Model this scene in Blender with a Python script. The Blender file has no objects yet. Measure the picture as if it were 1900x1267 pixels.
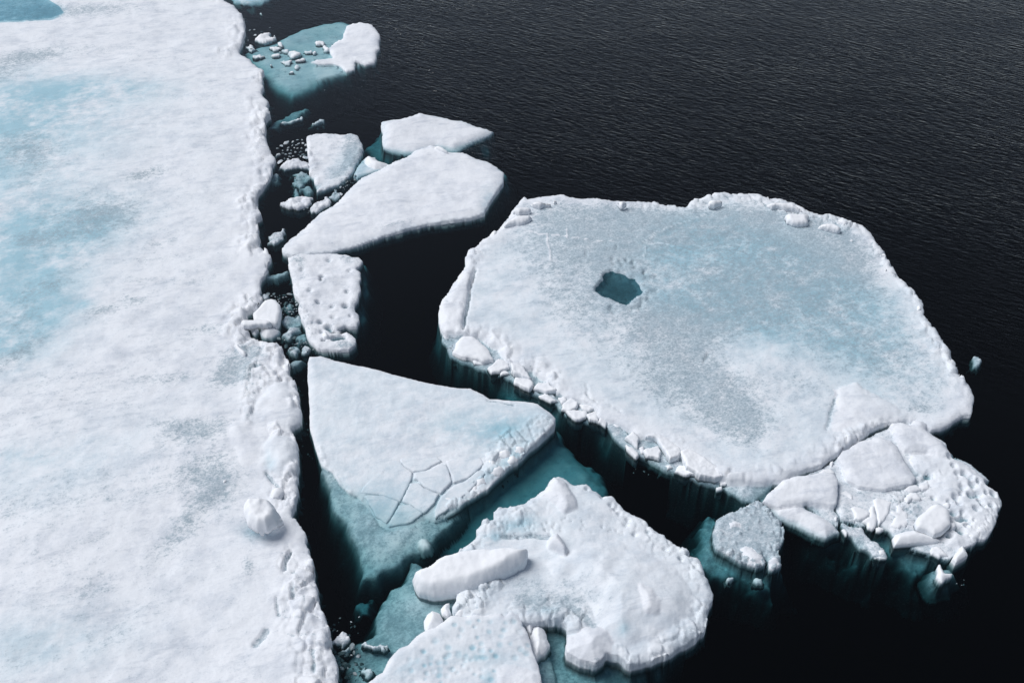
import bpy, math, random
import numpy as np
from mathutils import Vector, Matrix

# ------------------------------------------------------------------ camera, sky, sun, exposure
scene = bpy.context.scene
CAM_H, PITCH, LENS = 14.0, math.radians(40.0), 35.0
cam_data = bpy.data.cameras.new("camera")
cam_data.lens = LENS; cam_data.sensor_width = 36.0; cam_data.clip_end = 5000.0
cam = bpy.data.objects.new("camera", cam_data)
cam.location = (0, 0, CAM_H); cam.rotation_euler = (math.radians(90) - PITCH, 0, 0)
scene.collection.objects.link(cam); scene.camera = cam

SUN_EL, SUN_AZ = math.radians(52), math.radians(-68)      # azimuth clockwise from +Y (the view direction)
world = bpy.data.worlds.new("World"); scene.world = world; world.use_nodes = True
wn = world.node_tree; wn.nodes.clear()
sky = wn.nodes.new("ShaderNodeTexSky"); sky.sky_type = 'NISHITA'; sky.sun_disc = False
sky.sun_elevation = SUN_EL; sky.sun_rotation = SUN_AZ % (2 * math.pi); sky.air_density = 1.0; sky.dust_density = 0.4; sky.ozone_density = 1.0
hsv = wn.nodes.new("ShaderNodeHueSaturation"); hsv.inputs["Saturation"].default_value = 0.3
bg = wn.nodes.new("ShaderNodeBackground"); bg.inputs["Strength"].default_value = 0.05
wo = wn.nodes.new("ShaderNodeOutputWorld")
tint = wn.nodes.new("ShaderNodeMix"); tint.data_type = 'RGBA'; tint.blend_type = 'MULTIPLY'; tint.inputs[0].default_value = 1.0; tint.inputs[7].default_value = (.84, .96, 1.13, 1)
wn.links.new(sky.outputs[0], hsv.inputs["Color"]); wn.links.new(hsv.outputs[0], tint.inputs[6]); wn.links.new(tint.outputs[2], bg.inputs[0]); wn.links.new(bg.outputs[0], wo.inputs[0])
sun_d = bpy.data.lights.new("sun", 'SUN'); sun_d.energy = 2.35; sun_d.angle = math.radians(44); sun_d.color = (1.0, 0.985, 0.97)
sun = bpy.data.objects.new("sun", sun_d); scene.collection.objects.link(sun)
sdir = Vector((math.sin(SUN_AZ) * math.cos(SUN_EL), math.cos(SUN_AZ) * math.cos(SUN_EL), math.sin(SUN_EL)))
sun.rotation_euler = sdir.to_track_quat('Z', 'Y').to_euler()
scene.view_settings.view_transform = 'Standard'; scene.view_settings.look = 'None'
scene.view_settings.exposure = 0.40; scene.view_settings.gamma = 1.0; scene.view_settings.use_curve_mapping = False
scene.render.engine = 'CYCLES'
scene.cycles.use_denoising = True
scene.cycles.max_bounces = 8; scene.cycles.diffuse_bounces = 3; scene.cycles.transparent_max_bounces = 12

# ------------------------------------------------------------------ geometry of the view (photo pixels 1900 x 1267 -> world)
F = LENS / 36.0 * 1900
cp, sp = math.cos(PITCH), math.sin(PITCH)
def W(u, v, z=0.0):
    u = np.asarray(u, float); v = np.asarray(v, float)
    a = u - 950.0; b = 633.5 - v
    dy = F * cp + b * sp; dz = -F * sp + b * cp
    t = (z - CAM_H) / dz
    return a * t, dy * t
def PX(x, y, z):
    zz = z - CAM_H
    d = y * cp - zz * sp
    return 950 + F * x / d, 633.5 - F * (y * sp + zz * cp) / d
def Q(x0, y0, k, pts): return [(x0 + a * k, y0 + b * k) for a, b in pts]
K6 = 600 / 1900.0

# ------------------------------------------------------------------ noise
def _h(i, j, s):
    n = (i.astype(np.int64) * 374761393 + j.astype(np.int64) * 668265263 + int(s) * 974634777) & 0xffffffff
    n = ((n ^ (n >> 13)) * 1274126177) & 0xffffffff
    n = (n ^ (n >> 16)) & 0xffffffff
    return n / 4294967295.0
def vnoise(x, y, s):
    i = np.floor(x); j = np.floor(y); fx = x - i; fy = y - j
    fx = fx * fx * fx * (fx * (fx * 6 - 15) + 10); fy = fy * fy * fy * (fy * (fy * 6 - 15) + 10)
    a = _h(i, j, s); b = _h(i + 1, j, s); c = _h(i, j + 1, s); d = _h(i + 1, j + 1, s)
    return ((a * (1 - fx) + b * fx) * (1 - fy) + (c * (1 - fx) + d * fx) * fy) * 2 - 1
def fbm(x, y, s, oct=4, gain=0.5):
    r = 0; a = 1; t = 0
    for o in range(oct):
        ca, sa = math.cos(o * 1.1 + .4), math.sin(o * 1.1 + .4)
        r = r + a * vnoise((x * ca - y * sa), (x * sa + y * ca), s + o * 17); t += a
        x = x * 2.03 + 11.3; y = y * 2.03 - 5.7; a *= gain
    return r / t
def worley(x, y, s):
    i = np.floor(x); j = np.floor(y); f1 = np.full(x.shape, 9.0); f2 = np.full(x.shape, 9.0); hid = np.zeros(x.shape)
    for di in (-1, 0, 1):
        for dj in (-1, 0, 1):
            a = i + di; b = j + dj
            d = np.hypot(a + .1 + .8 * _h(a, b, s) - x, b + .1 + .8 * _h(a, b, s + 5) - y)
            near = d < f1
            f2 = np.where(near, f1, np.minimum(f2, d)); hid = np.where(near, _h(a, b, s + 9), hid); f1 = np.where(near, d, f1)
    return f1, f2, hid
def sdf(px, py, poly):           # > 0 inside
    P = np.asarray(poly, float); n = len(P)
    best = np.full(px.shape, 1e18); ins = np.zeros(px.shape, bool)
    for a in range(n):
        ax, ay = P[a]; bx, by = P[(a + 1) % n]
        ex, ey = bx - ax, by - ay; L = ex * ex + ey * ey + 1e-12
        t = np.clip(((px - ax) * ex + (py - ay) * ey) / L, 0, 1)
        best = np.minimum(best, (px - ax - t * ex) ** 2 + (py - ay - t * ey) ** 2)
        c = ((ay > py) != (by > py)) & (px < ex * (py - ay) / ((by - ay) if by != ay else 1e-12) + ax)
        ins ^= c
    return np.where(ins, 1, -1) * np.sqrt(best)
def linedist(px, py, line):
    best = np.full(px.shape, 1e18)
    for (ax, ay), (bx, by) in zip(line[:-1], line[1:]):
        ex, ey = bx - ax, by - ay; L = ex * ex + ey * ey + 1e-12
        t = np.clip(((px - ax) * ex + (py - ay) * ey) / L, 0, 1)
        best = np.minimum(best, (px - ax - t * ex) ** 2 + (py - ay - t * ey) ** 2)
    return np.sqrt(best)
def ss(a, b, x):
    t = np.clip((x - a) / (b - a), 0, 1); return t * t * (3 - 2 * t)
def WP(poly, z):
    x, y = W([p[0] for p in poly], [p[1] for p in poly], z); return list(zip(x.tolist(), y.tolist()))

# ------------------------------------------------------------------ materials
def nn(nt, t, **kw):
    n = nt.nodes.new(t)
    for k, v in kw.items():
        if k in n.inputs: n.inputs[k].default_value = v
        else: setattr(n, k, v)
    return n
def ice_material(name, snow=(.80, .815, .85), snow2=(.60, .63, .69), aqua=(.33, .53, .62), grey=(.27, .355, .41), fine=1.0, rough=.62, spec=.3):
    m = bpy.data.materials.new(name); m.use_nodes = True; nt = m.node_tree; L = nt.links.new
    b = nt.nodes["Principled BSDF"]; b.inputs["Roughness"].default_value = rough; b.inputs["Specular IOR Level"].default_value = spec
    geo = nn(nt, "ShaderNodeNewGeometry")
    mp = nn(nt, "ShaderNodeMapping", vector_type='TEXTURE'); mp.inputs["Rotation"].default_value = (0, 0, math.radians(22)); mp.inputs["Scale"].default_value = (1.2, .95, 1)
    L(geo.outputs["Position"], mp.inputs["Vector"])
    at = nn(nt, "ShaderNodeAttribute", attribute_name="paint"); sp_ = nn(nt, "ShaderNodeSeparateColor"); L(at.outputs["Color"], sp_.inputs[0])
    def noise(scale, detail, rough_=.6):
        n = nn(nt, "ShaderNodeTexNoise"); n.inputs["Scale"].default_value = scale; n.inputs["Detail"].default_value = detail
        n.inputs["Roughness"].default_value = rough_; L(mp.outputs[0], n.inputs["Vector"]); return n.outputs["Fac"]
    def ramp(src, a, c):
        r = nn(nt, "ShaderNodeMapRange"); r.interpolation_type = 'SMOOTHSTEP'; L(src, r.inputs["Value"])
        r.inputs["From Min"].default_value = a; r.inputs["From Max"].default_value = c; return r.outputs[0]
    def math_(op, x, y, clamp=False):
        q = nn(nt, "ShaderNodeMath", operation=op); q.use_clamp = clamp
        for i, s in enumerate((x, y)):
            if isinstance(s, (int, float)): q.inputs[i].default_value = s
            else: L(s, q.inputs[i])
        return q.outputs[0]
    def mix(f, a, c):
        q = nn(nt, "ShaderNodeMix", data_type='RGBA'); L(f, q.inputs[0])
        for i, s in ((6, a), (7, c)):
            if isinstance(s, tuple): q.inputs[i].default_value = (*s, 1)
            else: L(s, q.inputs[i])
        return q.outputs[2]
    big = noise(.55, 9, .62); mid = noise(3.2, 7, .68); fin = noise(24, 5, .75)
    streak = noise(1.6, 10, .72)
    fl0 = noise(9, 8, .75)
    mp2 = nn(nt, "ShaderNodeMapping", vector_type='TEXTURE'); mp2.inputs["Rotation"].default_value = (0, 0, math.radians(14)); mp2.inputs["Scale"].default_value = (2.6, .8, 1)
    L(geo.outputs["Position"], mp2.inputs["Vector"])
    dn = nn(nt, "ShaderNodeTexNoise"); dn.inputs["Scale"].default_value = 3.4; dn.inputs["Detail"].default_value = 9; dn.inputs["Roughness"].default_value = .72; L(mp2.outputs[0], dn.inputs["Vector"]); drift = dn.outputs["Fac"]
    base = mix(math_('MULTIPLY', ramp(streak, .42, .68), .75), snow, snow2)
    base = mix(math_('MULTIPLY', ramp(drift, .52, .70), .55 * fine), base, (.46, .50, .57))
    fa = math_('MULTIPLY', sp_.outputs[0], ramp(math_('ADD', math_('MULTIPLY', big, .5), math_('MULTIPLY', mid, .5)), .28, .62), True)
    base = mix(fa, base, aqua)
    # grey, wet, granular ice: comes out in specks where the attribute is middling
    nm = math_('ADD', math_('MULTIPLY', mid, .30), math_('ADD', math_('MULTIPLY', fl0, .45), math_('MULTIPLY', fin, .25)))
    gr = math_('ADD', math_('SUBTRACT', nm, .70), math_('MULTIPLY', sp_.outputs[1], .42))
    gr = math_('MULTIPLY', ramp(gr, -.09, .11), ramp(sp_.outputs[1], .0, .12), True)
    base = mix(math_('MULTIPLY', gr, math_('ADD', .34, math_('MULTIPLY', ramp(math_('ADD', math_('MULTIPLY', fin, .6), math_('MULTIPLY', fl0, .4)), .40, .60), .6))), base, grey)
    spk = math_('MULTIPLY', ramp(fin, .56, .68), math_('MULTIPLY', sp_.outputs[2], ramp(mid, .38, .60)), True)
    base = mix(math_('MULTIPLY', spk, .75), base, (.17, .25, .29))
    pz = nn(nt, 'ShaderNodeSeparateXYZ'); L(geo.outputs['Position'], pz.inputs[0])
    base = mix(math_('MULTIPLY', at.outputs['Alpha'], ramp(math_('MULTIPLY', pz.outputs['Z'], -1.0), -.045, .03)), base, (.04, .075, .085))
    # small dirty flecks everywhere
    fl = fl0
    base = mix(math_('MULTIPLY', ramp(fl, .63, .74), .40 * fine), base, (.42, .47, .54))
    base = mix(math_('MULTIPLY', ramp(fin, .50, .72), .22 * fine), base, (.50, .54, .59))
    L(base, b.inputs["Base Color"])
    bm = nn(nt, "ShaderNodeBump"); bm.inputs["Distance"].default_value = .035; bm.inputs["Strength"].default_value = .38 * fine
    hgt = math_('ADD', math_('MULTIPLY', math_('ADD', fin, math_('MULTIPLY', drift, 2.2)), .35), math_('ADD', mid, math_('MULTIPLY', fl, .8)))
    L(hgt, bm.inputs["Height"]); L(bm.outputs[0], b.inputs["Normal"])
    return m
M_ICE = ice_material("snow_covered_ice")
M_BLOCK = ice_material("hard_snow", fine=.45, snow=(.83, .84, .865), snow2=(.76, .78, .82))
M_GLASSY = ice_material("wet_clear_ice", snow=(.50, .555, .60), snow2=(.34, .40, .44), fine=.8, rough=.35, spec=.5)

def water_material():
    m = bpy.data.materials.new("sea_water"); m.use_nodes = True; nt = m.node_tree; nt.nodes.clear(); L = nt.links.new
    out = nn(nt, "ShaderNodeOutputMaterial")
    geo = nn(nt, "ShaderNodeNewGeometry"); at = nn(nt, "ShaderNodeAttribute", attribute_name="ripple")
    def waves(rot, sx, sy, scale, detail, dist=.0, rough_=.5):
        mp = nn(nt, "ShaderNodeMapping", vector_type='TEXTURE'); mp.inputs["Rotation"].default_value = (0, 0, math.radians(-rot)); mp.inputs["Scale"].default_value = (1 / sx, 1 / sy, 1)
        L(geo.outputs["Position"], mp.inputs["Vector"])
        n = nn(nt, "ShaderNodeTexNoise"); n.inputs["Scale"].default_value = scale; n.inputs["Detail"].default_value = detail
        n.inputs["Distortion"].default_value = dist; n.inputs["Roughness"].default_value = rough_
        L(mp.outputs[0], n.inputs["Vector"]); return n.outputs["Fac"]
    def math_(op, x, y):
        q = nn(nt, "ShaderNodeMath", operation=op)
        for i, s in enumerate((x, y)):
            if isinstance(s, (int, float)): q.inputs[i].default_value = s
            else: L(s, q.inputs[i])
        return q.outputs[0]
    a = waves(34, .55, 1.9, 4.4, 2.0, .35); b_ = waves(16, .6, 1.7, 7.0, 2.0, .3); c = waves(52, .7, 1.5, 1.7, 2, .2); d = waves(5, .8, 1.5, .25, 3)
    h = math_('ADD', math_('MULTIPLY', a, 1.0), math_('ADD', math_('MULTIPLY', b_, .7), math_('MULTIPLY', c, .8)))
    amp = math_('MULTIPLY', at.outputs["Fac"], math_('ADD', d, .45))
    h = math_('MULTIPLY', h, amp)
    bump = nn(nt, "ShaderNodeBump"); bump.inputs["Strength"].default_value = 1.0; bump.inputs["Distance"].default_value = .030; L(h, bump.inputs["Height"])
    fr = nn(nt, "ShaderNodeFresnel"); fr.inputs["IOR"].default_value = 1.33; L(bump.outputs[0], fr.inputs["Normal"])
    fac = math_('MULTIPLY', fr.outputs[0], math_('SUBTRACT', 1.0, geo.outputs["Backfacing"]))
    gl = nn(nt, "ShaderNodeBsdfGlossy"); gl.inputs["Roughness"].default_value = .04; gl.inputs["Color"].default_value = (1, 1, 1, 1); L(bump.outputs[0], gl.inputs["Normal"])
    tr = nn(nt, "ShaderNodeBsdfTransparent"); mx = nn(nt, "ShaderNodeMixShader")
    L(fac, mx.inputs[0]); L(tr.outputs[0], mx.inputs[1]); L(gl.outputs[0], mx.inputs[2]); L(mx.outputs[0], out.inputs["Surface"])
    va = nn(nt, "ShaderNodeVolumeAbsorption"); va.inputs["Density"].default_value = 3.5; va.inputs["Color"].default_value = (.24, .60, .62, 1)
    L(va.outputs[0], out.inputs["Volume"])
    return m
M_WATER = water_material()
def pool_material(name, col):
    m = bpy.data.materials.new(name); m.use_nodes = True; nt = m.node_tree; nt.nodes.clear(); L = nt.links.new
    out = nn(nt, "ShaderNodeOutputMaterial"); geo = nn(nt, "ShaderNodeNewGeometry")
    fr = nn(nt, "ShaderNodeFresnel"); fr.inputs["IOR"].default_value = 1.33
    gl = nn(nt, "ShaderNodeBsdfGlossy"); gl.inputs["Roughness"].default_value = .05; gl.inputs["Color"].default_value = (1, 1, 1, 1)
    tr = nn(nt, "ShaderNodeBsdfTransparent"); tr.inputs["Color"].default_value = (*col, 1); mx = nn(nt, "ShaderNodeMixShader")
    mu = nn(nt, "ShaderNodeMath", operation='MULTIPLY'); su = nn(nt, "ShaderNodeMath", operation='SUBTRACT'); su.inputs[0].default_value = 1
    L(geo.outputs["Backfacing"], su.inputs[1]); L(fr.outputs[0], mu.inputs[0]); L(su.outputs[0], mu.inputs[1])
    L(mu.outputs[0], mx.inputs[0]); L(tr.outputs[0], mx.inputs[1]); L(gl.outputs[0], mx.inputs[2]); L(mx.outputs[0], out.inputs["Surface"])
    return m
M_POOL = pool_material("deep_melt_water", (.33, .50, .53)); M_POND = pool_material("shallow_melt_water", (.58, .78, .83))
M_BED = bpy.data.materials.new("dark_sea_bed"); M_BED.use_nodes = True
M_BED.node_tree.nodes["Principled BSDF"].inputs["Base Color"].default_value = (.01, .014, .018, 1)

# ------------------------------------------------------------------ builders
def tag(o, label=None, cat=None, group=None, kind=None):
    for k, v in (("label", label), ("category", cat), ("group", group), ("kind", kind)):
        if v: o[k] = v
    return o
def link_mesh(name, V, Fc, mat, parent=None, smooth=True, attr=None):
    V = np.asarray(V, float)
    c = np.array([V[:, 0].mean(), V[:, 1].mean(), 0.0]) if parent is None else np.zeros(3)
    if parent is not None: c = np.array(parent.location)
    me = bpy.data.meshes.new(name); me.from_pydata((V - c).tolist(), [], Fc)
    me.materials.append(mat)
    if smooth: me.polygons.foreach_set("use_smooth", [True] * len(me.polygons))
    if attr is not None:
        ca = me.color_attributes.new("paint", 'FLOAT_COLOR', 'POINT')
        A = np.zeros((len(V), 4)); A[:, :attr.shape[1]] = attr; ca.data.foreach_set("color", A.ravel())
    me.update()
    o = bpy.data.objects.new(name, me); scene.collection.objects.link(o)
    if parent is None: o.location = c
    else: o.parent = parent
    return o

SEED = [100]
DS = .50
HS = .40        # height of the ice above the water, as a share of the first estimate
def ice(name, layers, label=None, cat=None, group=None, parent=None, step=3.0, bottom=-1.0, zref=None, grooves=(), pits=(), carve=(),
        lumps=(), paint=(), und=(.03, .6), micro=(.014, 4.5), facets=0, mat=None, base=(0, 0, 0), seed=None, smooth=True, zoff=None):
    """One solid of ice: the highest of its layers, on a grid, closed below."""
    if seed is None: SEED[0] += 31; seed = SEED[0]
    mat = mat or M_ICE
    for l in layers:
        if isinstance(l['z'], list): l['z'] = [(a, b, c * HS if c > 0 else c * DS) for a, b, c in l['z']]
        else: l['z'] *= HS if l['z'] > 0 else DS
        if (sum(p[2] for p in l['z']) / len(l['z']) if isinstance(l['z'], list) else l['z']) < -.06:
            l['slope'] = l.get('slope', 2) * 1.25; l['und'] = (l.get('und', und)[0] * .6, l.get('und', und)[1]); l['round'] = l.get('round', .05) * .5
        else: l['round'] = l.get('round', .05) * .75
    bottom *= HS if bottom > 0 else DS
    if bottom < -.45 and any((sum(p[2] for p in l['z']) / len(l['z']) if isinstance(l['z'], list) else l['z']) < -.07 for l in layers): bottom = min(bottom, -1.05)
    pits = [(p[0], p[1], p[2], p[3] * .55) + tuple(p[4:]) for p in pits]; grooves = [(a, b * .8, c * .6) for a, b, c in grooves]
    carve = [(a, b * HS, c, d) for a, b, c, d in carve]
    L0 = layers[0]
    z0 = L0['z'] if not isinstance(L0['z'], list) else sum(p[2] for p in L0['z']) / len(L0['z'])
    if zref is None: zref = z0
    us, vs = [], []
    for l in layers:
        ex = l.get('reach', 1.0)
        zz = l['z'] if not isinstance(l['z'], list) else sum(p[2] for p in l['z']) / len(l['z'])
        P = WP(l['poly'], zz); l['W'] = P; l['zz'] = zz
        for (x, y) in P:
            for dx, dy in ((-ex, 0), (ex, 0), (0, -ex), (0, ex)):
                u, v = PX(x + dx * l.get('run', .25), max(y + dy * l.get('run', .25), 2.0), 0.0); us.append(u); vs.append(v)
    u = np.arange(min(us) - step * 2, max(us) + step * 3, step); v = np.arange(min(vs) - step * 2, max(vs) + step * 3, step)
    v = v[v > -330]
    U, Vv = np.meshgrid(u, v); X, Y = W(U, Vv, zref)
    Z = np.full(X.shape, -50.0); Zd = Z.copy(); Dk = np.zeros(X.shape); Ar = np.zeros(X.shape + (3,)); D = []
    surf = [l['zz'] > -.06 for l in layers]
    for li, l in enumerate(layers):
        wa = l.get('warp', .05); wf = l.get('wfreq', 2.2)
        wx = X + wa * fbm(X * wf, Y * wf, seed + li * 7 + 1, 4, .56); wy = Y + wa * fbm(X * wf + 40, Y * wf, seed + li * 7 + 2, 4, .56)
        D.append(sdf(wx, wy, l['W']))
    D0 = D[0]
    if any(surf):
        DU = np.max([d for d, f in zip(D, surf) if f], axis=0)
        gv, gu = np.gradient(DU); gi = np.hypot(gu, gv) + 1e-9; eU = DU / np.maximum(gi, np.percentile(gi, 20) * .5)
    else: DU = np.full(X.shape, -9.0); eU = DU
    for li, l in enumerate(layers):
        d = D[li]; deep = not surf[li]
        if not deep: d = np.where((DU < 0) & (d >= DU - 1e-9), 0.0, d)
        if isinstance(l['z'], list):
            xs, ys = [], []
            for (a, b, c) in l['z']:
                q = W(a, b, c); xs.append(float(q[0])); ys.append(float(q[1]))
            if l['zz'] < -.07:
                sw = 0; sz = 0
                for x_, y_, p_ in zip(xs, ys, l['z']):
                    w_ = 1 / ((X - x_) ** 2 + (Y - y_) ** 2 + .15); sw = sw + w_ ** 1.5; sz = sz + w_ ** 1.5 * p_[2]
                zt = sz / sw
            else:
                A = np.c_[xs, ys, np.ones(len(xs))]; co = np.linalg.lstsq(A, np.array([p[2] for p in l['z']]), rcond=None)[0]
                zt = co[0] * X + co[1] * Y + co[2]
        else: zt = np.full(X.shape, float(l['z']))
        ua, uf = l.get('und', und)
        zt = zt + ua * fbm(X * uf, Y * uf, seed + li * 7 + 3, 4, .55)
        ed = l.get('edge', .12); rd = l.get('round', .05)
        if 'dome' in l: zt = zt + l['dome'] * ss(0, l.get('domew', .6), d)
        if 'rim' in l:        # broken lumps along the rim
            amp, wid, cell = l['rim']
            msk = (1 - ss(wid * .2, wid, d)) * ss(-.25, .35, fbm(X * .6, Y * .6, seed + 61, 3))
            f1, f2, hid = worley(X / cell + .5 * fbm(X * 2.5, Y * 2.5, seed + 62, 3), Y / cell + .5 * fbm(X * 2.5, Y * 2.5, seed + 63, 3), seed + 5)
            zt = zt + .7 * amp * msk * ((np.clip(f2 - f1, 0, .18) / .18) * hid * 1.2 - .2 + .7 * fbm(X / cell * 1.3, Y / cell * 1.3, seed + 64, 4, .6))
        zz = np.where(d >= 0, zt - rd * (1 - np.clip(d / ed, 0, 1)) ** 2, zt - rd + d * min(3.0, l.get('slope', 5.0)))
        zz = np.where(zz > bottom, zz, -50) if deep else np.where(eU > -.6, np.maximum(zz, -.14), -50)
        col = np.array(l.get('paint', base), float)
        if l.get('fade'):      # (colour away from the rim)
            fw, fc = l['fade']; t = (1 - ss(0, fw, d))[..., None]; col = col * (1 - t) + np.array(fc) * t
        else: col = np.broadcast_to(col, Ar.shape)
        up = zz > Z
        Z = np.where(up, zz, Z); Ar = np.where(up[..., None], col, Ar)
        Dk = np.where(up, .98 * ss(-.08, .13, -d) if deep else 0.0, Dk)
    if any(surf):             # the rim of the ice: a clean, steep wall from the top edge to below the water
        ringA = (eU > -.6) & (eU < .5); ringB = (eU <= -.6) & (eU > -2.15)
        foot = -.14 if bottom < 0 else max(bottom, -.14)
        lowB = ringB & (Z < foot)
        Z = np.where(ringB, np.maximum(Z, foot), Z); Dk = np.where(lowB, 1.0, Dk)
        xv, xu = np.gradient(X); yv, yu = np.gradient(Y); det = xu * yv - xv * yu
        gx = (gu * yv - gv * yu) / det; gy = (-gu * xv + gv * xu) / det; g2 = gx * gx + gy * gy + 1e-9
        tgt = np.where(ringA, 0.0, np.where(ringB, -.012, DU))
        mv = np.where(ringA | ringB, tgt - DU, 0) / g2
        lim = 2.3 * np.hypot(xu, yv); mx, my = mv * gx, mv * gy; ml = np.hypot(mx, my) + 1e-9; k_ = np.minimum(1, lim / ml)
        X = X + mx * k_; Y = Y + my * k_
        ringC = (eU <= -2.15) & (eU > -3.7) & (Z < -40)
        mc = np.where(ringC, -.03 - DU, 0) / g2; cx_, cy_ = mc * gx, mc * gy; cl = np.hypot(cx_, cy_) + 1e-9; kc = np.minimum(1, 3.8 * np.hypot(xu, yv) / cl)
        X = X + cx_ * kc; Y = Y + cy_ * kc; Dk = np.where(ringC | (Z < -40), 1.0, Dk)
    inside = ss(-.02, .06, D0); Zwall = Z.copy()
    if facets:
        rs = random.Random(seed); xs = [p[0] for p in layers[0]['W']]; ys = [p[1] for p in layers[0]['W']]
        cx, cy = sum(xs) / len(xs), sum(ys) / len(ys); R = max(max(xs) - min(xs), max(ys) - min(ys)) / 2
        top = layers[0]['zz']
        F_ = np.full(X.shape, 99.0)
        for k in range(facets):
            an = 2 * math.pi * (k + rs.random() * .7) / facets; sl = rs.uniform(.15, .7) * layers[0].get('fslope', 1.0); off = rs.uniform(.25, .7) * R
            F_ = np.minimum(F_, top + layers[0].get('peak', .1) - sl * np.maximum(0, (X - cx) * math.cos(an) + (Y - cy) * math.sin(an) - off))
        Z = np.minimum(Z, F_ + .012 * fbm(X * 5, Y * 5, seed + 8, 3))
    for (poly, amp, cell, fea) in lumps:
        d = sdf(X, Y, WP(poly, zref)); msk = ss(-fea, fea, d)
        f1, f2, hid = worley(X / cell + .25 * fbm(X * 3, Y * 3, seed + 3, 2), Y / cell, seed + 15)
        f1b, f2b, hidb = worley(X / cell * 2.3, Y / cell * 2.3, seed + 25)
        amp *= .62
        b = np.clip(f2 - f1, 0, .16) / .16
        bb = np.clip(f2b - f1b, 0, .2) / .2
        Z = Z + msk * (amp * (b ** .6 * (.3 + hid) - .45) + amp * .4 * (bb ** .6 * (.3 + hidb) - .4))
        Ar[..., 1] += (msk * .5 * (1 - b))
    for (line, wid, dep) in grooves:
        P = WP(line, zref)
        d = linedist(X + .035 * fbm(X * 5, Y * 5, seed + 21, 3), Y + .035 * fbm(X * 5, Y * 5, seed + 22, 3), P)
        g = (1 - ss(wid * .3, wid, d)); Z = Z - dep * g
        if dep > 0: Ar[..., 1] += .6 * g
        else: Ar[..., 1] -= .42 * g; Ar[..., 0] -= .35 * g; Ar[..., 2] -= .4 * g
    for pt in pits:
        (a, b, r, dep) = pt[:4]; x, y = W(a, b, zref); x = float(x); y = float(y)
        R = r * math.hypot(x, y, CAM_H) / F
        q = np.hypot(X - x, (Y - y))
        sel = q < R * 3
        if sel.any():
            g = np.exp(-(q[sel] / R) ** (4 if len(pt) > 4 else 2.4)); Z[sel] -= dep * g; Ar[sel, 1] += np.clip(g * (.35 if dep > 0 and len(pt) < 5 else 0), 0, 1)
            if len(pt) > 4: Ar[sel] += g[:, None] * np.array(pt[4])
    for (poly, zc, fea, col) in carve:
        cw = .16
        d = sdf(X + cw * fbm(X * 3.5, Y * 3.5, seed + 31, 4, .7), Y + cw * fbm(X * 3.5 + 9, Y * 3.5, seed + 32, 4, .7), WP(poly, zref))
        m_ = ss(-fea, fea, d); Z = Z + m_ * (np.minimum(Z, zc + .02 * fbm(X * 4, Y * 4, seed + 33, 3)) - Z)
        Ar = Ar * (1 - m_[..., None]) + m_[..., None] * np.array(col[:3]); Dk = np.maximum(Dk, m_ * (col[3] if len(col) > 3 else 0))
    ma, mf = micro
    Z = Z + np.where(DU < -.005, 0, inside) * ma * fbm(X * mf, Y * mf, seed + 41, 4, .6)
    if zoff is not None: Z = Z + zoff(X, Y)
    if any(surf): Z = np.where(eU <= -.6, Zwall, Z)
    pu, pv = PX(X, Y, np.maximum(Z, -.3))
    for (a, b, ru, rv, ang, ch, st) in paint:
        ca, sa = math.cos(math.radians(ang)), math.sin(math.radians(ang))
        du, dv = pu - a, pv - b; e = ((du * ca + dv * sa) / ru) ** 2 + ((-du * sa + dv * ca) / rv) ** 2
        Ar[..., ch] += st * np.exp(-e) * (Z > -.05)
    # a wet, icy foot where the sea washes it
    Ar[..., 0] += .25 * (1 - ss(-.01, .03, Z)) * (Z > -3); Ar[..., 1] += .12 * (1 - ss(-.06, .02, Z))
    um = (Z < -.03) & (Dk < .5)
    Ar[..., 1] += um * .35 * fbm(X * 2.2, Y * 2.2, seed + 51, 5, .65)
    Ar = np.clip(Ar, 0, 1.1); Ar[..., 1] = np.where(Z > 0, np.minimum(Ar[..., 1], .78), Ar[..., 1])
    ny, nx = X.shape
    ok = Z > bottom
    Zp = np.pad(np.where(ok, Z, 99.0), 1, constant_values=99.0); lo = np.full(Z.shape, 99.0)
    for a in range(3):
        for b in range(3): lo = np.minimum(lo, Zp[a:a + ny, b:b + nx])
    Zc = np.where(ok, Z, np.maximum(lo - .06, bottom)); Dk = np.where(ok, Dk, 1.0)
    keep = ok[:-1, :-1] | ok[1:, :-1] | ok[:-1, 1:] | ok[1:, 1:]
    idx = np.arange(ny * nx).reshape(ny, nx)
    jj, ii = np.nonzero(keep)
    quads = np.c_[idx[jj, ii], idx[jj + 1, ii], idx[jj + 1, ii + 1], idx[jj, ii + 1]]
    used = np.zeros(ny * nx, bool); used[quads.ravel()] = True
    remap = np.cumsum(used) - 1; nv = int(used.sum())
    V = np.c_[X.ravel()[used], Y.ravel()[used], Zc.ravel()[used]]; At = np.c_[Ar.reshape(-1, 3)[used], Dk.ravel()[used]]
    q = remap[quads]
    # closing skirt and underside
    kp = np.pad(keep, 1); E = []
    for (dj, di, c0, c1) in ((-1, 0, 3, 0), (0, -1, 0, 1), (1, 0, 1, 2), (0, 1, 2, 3)):
        nb = kp[jj + 1 + dj, ii + 1 + di]; s = ~nb
        E.append(np.c_[q[s, c0], q[s, c1]])
    E = np.concatenate(E)
    zb = np.minimum(V[:, 2] - .10, -.25 if bottom < 0 else 99.0); rim = np.unique(E); zb[rim] = V[rim, 2] - .06
    Vb = V.copy(); Vb[:, 2] = zb
    Fc = q.tolist() + (q[:, ::-1] + nv).tolist() + np.c_[E[:, 1], E[:, 0], E[:, 0] + nv, E[:, 1] + nv].tolist()
    V = np.r_[V, Vb]; At = np.r_[At, At]
    o = link_mesh(name, V, Fc, mat, parent, smooth, At)
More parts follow.
